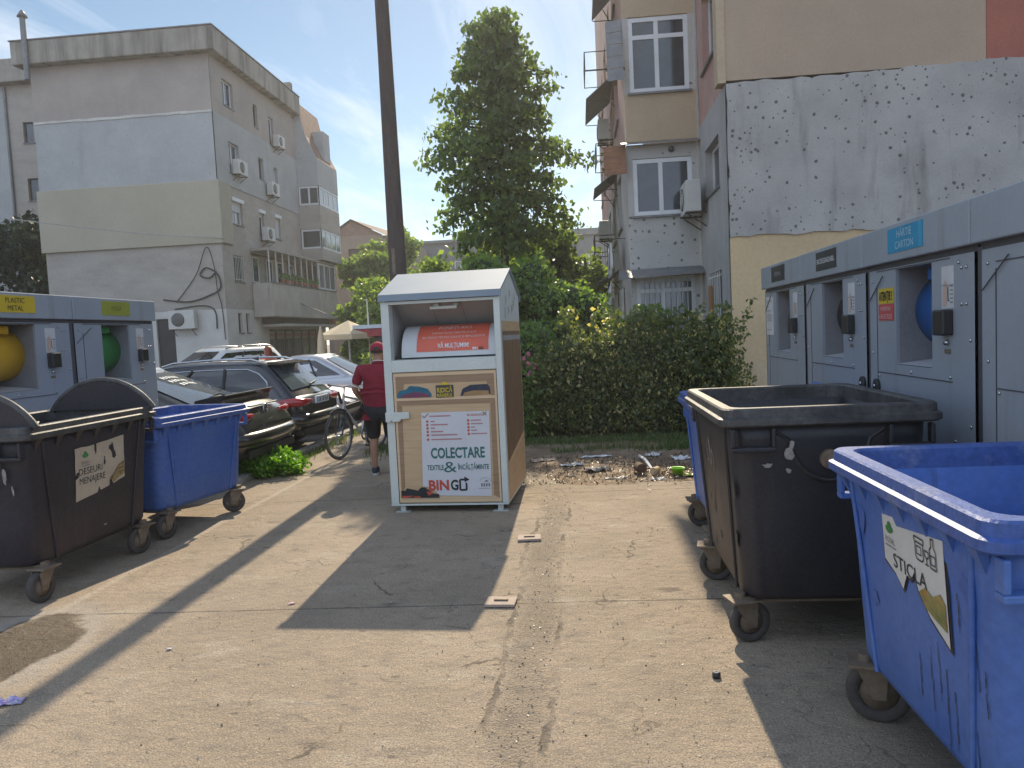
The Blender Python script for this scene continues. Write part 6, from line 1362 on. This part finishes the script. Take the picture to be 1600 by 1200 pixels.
    if longhair:
        lh=MB(); lh.loft([[c+V((math.cos(a)*r_*w_,-.03+math.sin(a)*r_*.55+dy_,z))*k for a,r_ in [(2*math.pi*i/12,.11*(1+.10*math.sin(i*2.7+z*9))) for i in range(12)]] for z,w_,dy_ in ((.06,.7,0),(.0,1.0,-.01),(-.10,1.08,-.02),(-.2,1.1,-.03),(-.30,.7,-.03))]); lh.build('long_hair',hair,T)
    if cap:
        cp=MB(); rg=[]
        for j in range(8):
            phi=R(88)*j/7; rg.append([c+V((math.cos(a)*math.sin(phi)*.102,math.sin(a)*math.sin(phi)*.116,math.cos(phi)*.112+.030))*k for a in [2*math.pi*i/20 for i in range(20)]])
        cp.loft(rg,True,False); ob=cp.build('cap',cap,T)
        br=MB(); P=[c+V((math.cos(a)*.095,math.sin(a)*.10+.01,.045))*k for a in [math.pi*(.08+.84*i/10) for i in range(11)]]; Q=[c+V((math.cos(a)*.085,math.sin(a)*.17+.03,.025))*k for a in [math.pi*(.08+.84*i/10) for i in range(11)]]
        br.add(P+Q,[(i,i+1,i+12,i+11) for i in range(10)],0,True); bo=br.build('cap_peak',cap,ob); sl=bo.modifiers.new('s','SOLIDIFY'); sl.thickness=.006
        Fh=Fr(c+V((0,-.119,.045))*k,(1,0,0),(0,.25,1)); decal('cap_opening',Fh,[(-.05,-.012),(.05,-.012)]+ell(0,-.01,.048,.042,10,0,math.pi),'hairdk',ob,w=.004)
        MB().tube([c+V((math.cos(a)*.104,math.sin(a)*.118,.034))*k for a in [2*math.pi*i/24 for i in range(24)]],.006,5,closed=True).build('cap_band',cap,ob)
    for s in (-1,1): MB().disc_ring(V((s*.032,.118,1.632))*k,(0,1,0),[(0,.008),(.010,.003),(.010,-.004),(0,-.01)],10,closed=False).build('eye','ink',T)
    MB().disc_ring(V((0,.113,1.557))*k,(0,1,0),[(0,.006),(.022,.002),(.022,-.004),(0,-.008)],12,closed=False).build('mouth','inkpink',T)
    return T
person('stocky person in red cap, burgundy polo and black shorts, seen from behind',(-2.53,9.42,0),R(6),.945,1.22,cap='cap',collar=True,arms={-1:((-.34,-.03,1.14),(-.24,.17,.97)),1:((.33,-.03,1.13),(.30,.10,.90))})
person('person hidden behind the textile bank with one bare forearm showing',(-1.16,9.75,0),R(15),1.0,1.05,top='shorts',bottom='shorts',shortlegs=False,arms={-1:((-.30,-.02,1.13),(-.25,.10,.90)),1:((.33,-.04,1.10),(.36,-.02,.83))})
person('person with long red hair and orange red top walking behind the dark estate car',(-7.62,18.2,0),R(70),.95,.88,top='orange',bottom='cl_navy',hair='hairred',longhair=True,shortlegs=False)

# ---------------------------------------------------------------- cafe corner
def parasol(label, loc, h, r, open_=True):
    T=thing('parasol',label,'parasol',loc,0,'cafe parasols'); MB().cyl((0,0,0),(0,0,h),.03,n=10).build('pole','whiteiron',T); MB().disc_ring((0,0,0),(0,0,1),[(0,0),(.25,0),(.22,.07),(0,.08)],16,closed=False).build('base','r_grey',T)
    c=MB()
    if open_:
        n=8; P=[V((math.cos(2*math.pi*i/n+.39)*r,math.sin(2*math.pi*i/n+.39)*r,h-.42)) for i in range(n)]; Q=[p*1.0-V((0,0,.16)) for p in P]; c.add(P+Q+[V((0,0,h+.02))],[(i,(i+1)%n,2*n) for i in range(n)]+[(i+n,(i+1)%n+n,(i+1)%n,i) for i in range(n)])
    else: c.disc_ring((0,0,0),(0,0,1),[(.02,h+.02),(.10,h-.35),(.16,h-1.0),(.12,h-1.25),(.03,h-1.3)],10,closed=False)
    c.build('canopy','beigecloth',T); return T
parasol('open beige parasol over the cafe seats beyond the silver saloon',(-7.35,24,0),2.32,.95)
parasol('closed pale parasol standing just left of the open one',(-7.75,22.5,0),2.15,.9,False)
T=thing('kiosk','small kiosk with red canopy edge behind the person in the red cap','kiosk',(-5.55,24.5,0))
MB().box((-.95,-.6,0),(1.3,1.6,1.78)).build('wall','fargrey',T); MB().box((-1.45,-1.0,1.80),(1.5,1.8,2.04)).build('canopy','redmetal',T); MB().box((-1.5,-1.05,2.045),(1.55,1.85,2.16)).build('roof','bluewhite',T)
window(T,Fr((-.95,-.6,0),(1,0,0),(0,0,1)),.3,1.8,.9,1.6,w=.045,mull=(.5,),gl='glass')
T=thing('flag_pole','thin pale pole standing beside the kiosk roof','pole',(-6.75,24.2,0)); MB().cyl((0,0,0),(0,0,3.0),.022,n=8).build('shaft','whiteiron',T)
for k,(x,y_) in enumerate(((-8.6,24.8),(-7.0,25.2),(-6.9,23.3))):
    T=thing('cafe_chair','teal cafe chair '+('left of the open parasol','behind the open parasol','in front of the kiosk')[k],'chair',(x,y_,0),k*1.1,'cafe chairs')
    MB().box((-.2,-.2,.43),(.2,.2,.46)).build('seat','cl_teal',T); MB().box((-.2,.18,.47),(.2,.21,.85)).build('backrest','cl_teal',T)
    for sx in (-.17,.17):
        for sy in (-.17,.17): MB().cyl((sx,sy,0),(sx,sy,.43),.014,n=6).build('leg','iron',T)

# ---------------------------------------------------------------- small things on the ground
def plate(label, loc, rz):
    T=thing('cover_plate',label,'cover plate',loc,rz,'cover plates in the concrete'); MB().box((-.095,-.075,.004),(.095,.075,.022)).build('slab','coverplate',T,bevel=.003); MB().box((-.045,-.012,.0225),(.045,.012,.032)).build('grip','fork',T,bevel=.003)
plate('rust pink cover plate lying just right of the bank shadow tip',(-.565,4.71,0),R(-3)); plate('smaller rust pink cover plate nearer the textile bank',(-.485,6.2,0),R(4))
def scrap(name, label, cat, loc, rz, sx, sy, h, m, seed):
    r_=random.Random(seed); n=6; P=[]
    for j in range(n+1):
        for i in range(n+1):
            e=1-.12*r_.random(); P.append(((i/n-.5)*sx*e+r_.uniform(-.04,.04)*sx,(j/n-.5)*sy*e+r_.uniform(-.04,.04)*sy,.006+h*.55*r_.random()**1.8))
    mb=MB().add(P,[(j*(n+1)+i,j*(n+1)+i+1,(j+1)*(n+1)+i+1,(j+1)*(n+1)+i) for j in range(n) for i in range(n)]); o=mb.build(name,m); o.location=loc; o.rotation_euler=(0,0,rz); s=o.modifiers.new('s','SOLIDIFY'); s.thickness=.002; return tag(o,label,cat)
scrap('foil_wrapper','shiny violet foil wrapper in the lower left corner','wrapper',(-2.87,3.42,0),.3,.15,.07,.035,'foil',1)
scrap('paper_scrap','small pink paper scrap left of the bank shadow','paper scrap',(-1.95,4.76,0),.4,.045,.03,.012,'inkpinkw',2)
scrap('paper_scrap','tiny white scrap on sunlit concrete before the pole shadow','paper scrap',(-2.39,4.05,0),.4,.03,.025,.012,'paper',12)
scrap('paper_scrap','crumpled pale paper at the left of the dirt strip','paper scrap',(-.17,9.65,-.01),.2,.30,.16,.05,'paper',3)
scrap('paper_scrap','long flat pale board scrap at the back of the dirt strip','paper scrap',(.15,10.25,-.01),.1,.42,.12,.03,'poster',4)
scrap('paper_scrap','dirty white bag heap in the middle of the dirt strip','paper scrap',(.13,9.25,-.01),.5,.30,.22,.09,'scuff',5)
scrap('paper_scrap','flat white strip at the front of the dirt strip','paper scrap',(.32,8.72,-.01),.05,.24,.05,.015,'paper',6)
scrap('paper_scrap','bluish plastic bag by the far blue container','plastic bag',(1.22,9.9,-.01),.2,.22,.2,.06,'clothwhite',7)
scrap('paper_scrap','crumpled light paper beside the white stick','paper scrap',(.90,10.2,-.01),.9,.22,.16,.07,'paper',8)
scrap('paper_scrap','grey scrap left of the dirty bag heap','paper scrap',(-.18,8.95,-.01),.1,.14,.05,.02,'scuff',9)
scrap('paper_scrap','torn brown cardboard by the textile bank end of the dirt','cardboard',(-.55,10.1,-.01),.3,.34,.2,.03,'coverplate',10)
scrap('foil_wrapper','white and green wrapper in front of the lime green cup','wrapper',(.80,8.58,-.01),.1,.2,.06,.03,'poster',11)
tag(MB().tube([(.70,10.0,.03),(.74,9.55,.05),(.78,9.1,.012)],[.018,.02,.016],8).build('stick','clothwhite'),'slim pale stick lying in the dirt strip','stick')
T=thing('log','short dark log with a pale cut end in the dirt strip','log',(.63,9.0,.0),R(100)); MB().cyl((-.09,0,.055),(.09,0,.055),.06,.055,n=14).build('bark','log',T); MB().cyl((.091,0,.055),(.094,0,.055),.05,n=14).build('cut_end','cutwood',T)
T=thing('log','pale split log end beside the dark one','log',(.80,8.88,.0),R(60)); MB().cyl((-.06,0,.04),(.06,0,.04),.045,.04,n=12).build('bark','cutwood',T); MB().cyl((-.064,0,.04),(-.061,0,.04),.037,n=12).build('cut_end','woodlt',T)
T=thing('plastic_cup','bright lime green plastic tub in the dirt strip','plastic tub',(1.04,8.78,-.01)); MB().disc_ring((0,0,0),(0,0,1),[(0,.0),(.055,.0),(.075,.085),(.082,.088),(.082,.094),(.070,.090),(.05,.01),(0,.008)],18,closed=False).build('cup','lime_plastic',T); MB().disc_ring((.12,-.04,.012),(.2,.1,1),[(0,0),(.06,0),(.06,.01),(0,.012)],14,closed=False).build('cap','lime_plastic',T)
T=thing('bottle_cap','small black cap on sunlit concrete left of the blue container','bottle cap',(.585,3.66,0)); MB().disc_ring((0,0,0),(0,0,1),[(0,0),(.02,0),(.02,.022),(.016,.026),(0,.026)],14,closed=False).build('cap','blackpl',T); MB().disc_ring((0,0,.0265),(0,0,1),[(.006,0),(.014,0),(.014,.002),(.006,.002)],12).build('cap_ring','scuff',T)
P=[]
for k in range(2000): P.append((random.uniform(-.75,2.0),8.42+1.9*random.random()**1.3,random.uniform(-.008,.012)))
for k in range(500): P.append((random.gauss(.9,.3),random.gauss(9.0,.35),random.uniform(-.005,.03)))
tag(leaf_mesh('debris',P,.032,'debris',None,upbias=2.2,droop=0,aspect=.4,var=.8),'scattered chips, twigs and leaves on the dirt strip','debris',kind='stuff')
P=[]
for k in range(900): P.append((random.uniform(-4,1.6),2.4+6.2*random.random()**1.2,random.uniform(.001,.006)))
for k in range(900): P.append((random.gauss(-.33,.10),random.uniform(2.6,8.2),random.uniform(.001,.007)))
for k in range(350): P.append((random.gauss(.6,.6),random.uniform(2.4,5),random.uniform(.001,.006)))
tag(leaf_mesh('grit',P,.009,'pebble',None,upbias=1.0,droop=0,aspect=.8,var=.8),'loose grit and crumbs on the concrete','grit',kind='stuff')

# ---------------------------------------------------------------- thin backlit summer haze
hz = MB().box((-320,-220,-1.0),(320,420,17.6)).build('haze','pebble'); tag(hz,'thin sunlit summer haze over the yard','haze',kind='stuff')
hm = bpy.data.materials.new('haze_air'); hm.use_nodes = True
for n_ in list(hm.node_tree.nodes): hm.node_tree.nodes.remove(n_)
ho = hm.node_tree.nodes.new('ShaderNodeOutputMaterial'); hv = hm.node_tree.nodes.new('ShaderNodeVolumePrincipled')
hv.inputs['Color'].default_value = (.93,.96,1,1); hv.inputs['Density'].default_value = .0010; hv.inputs['Anisotropy'].default_value = .55
hm.node_tree.links.new(hv.outputs[0], ho.inputs['Volume']); hz.data.materials.clear(); hz.data.materials.append(hm)
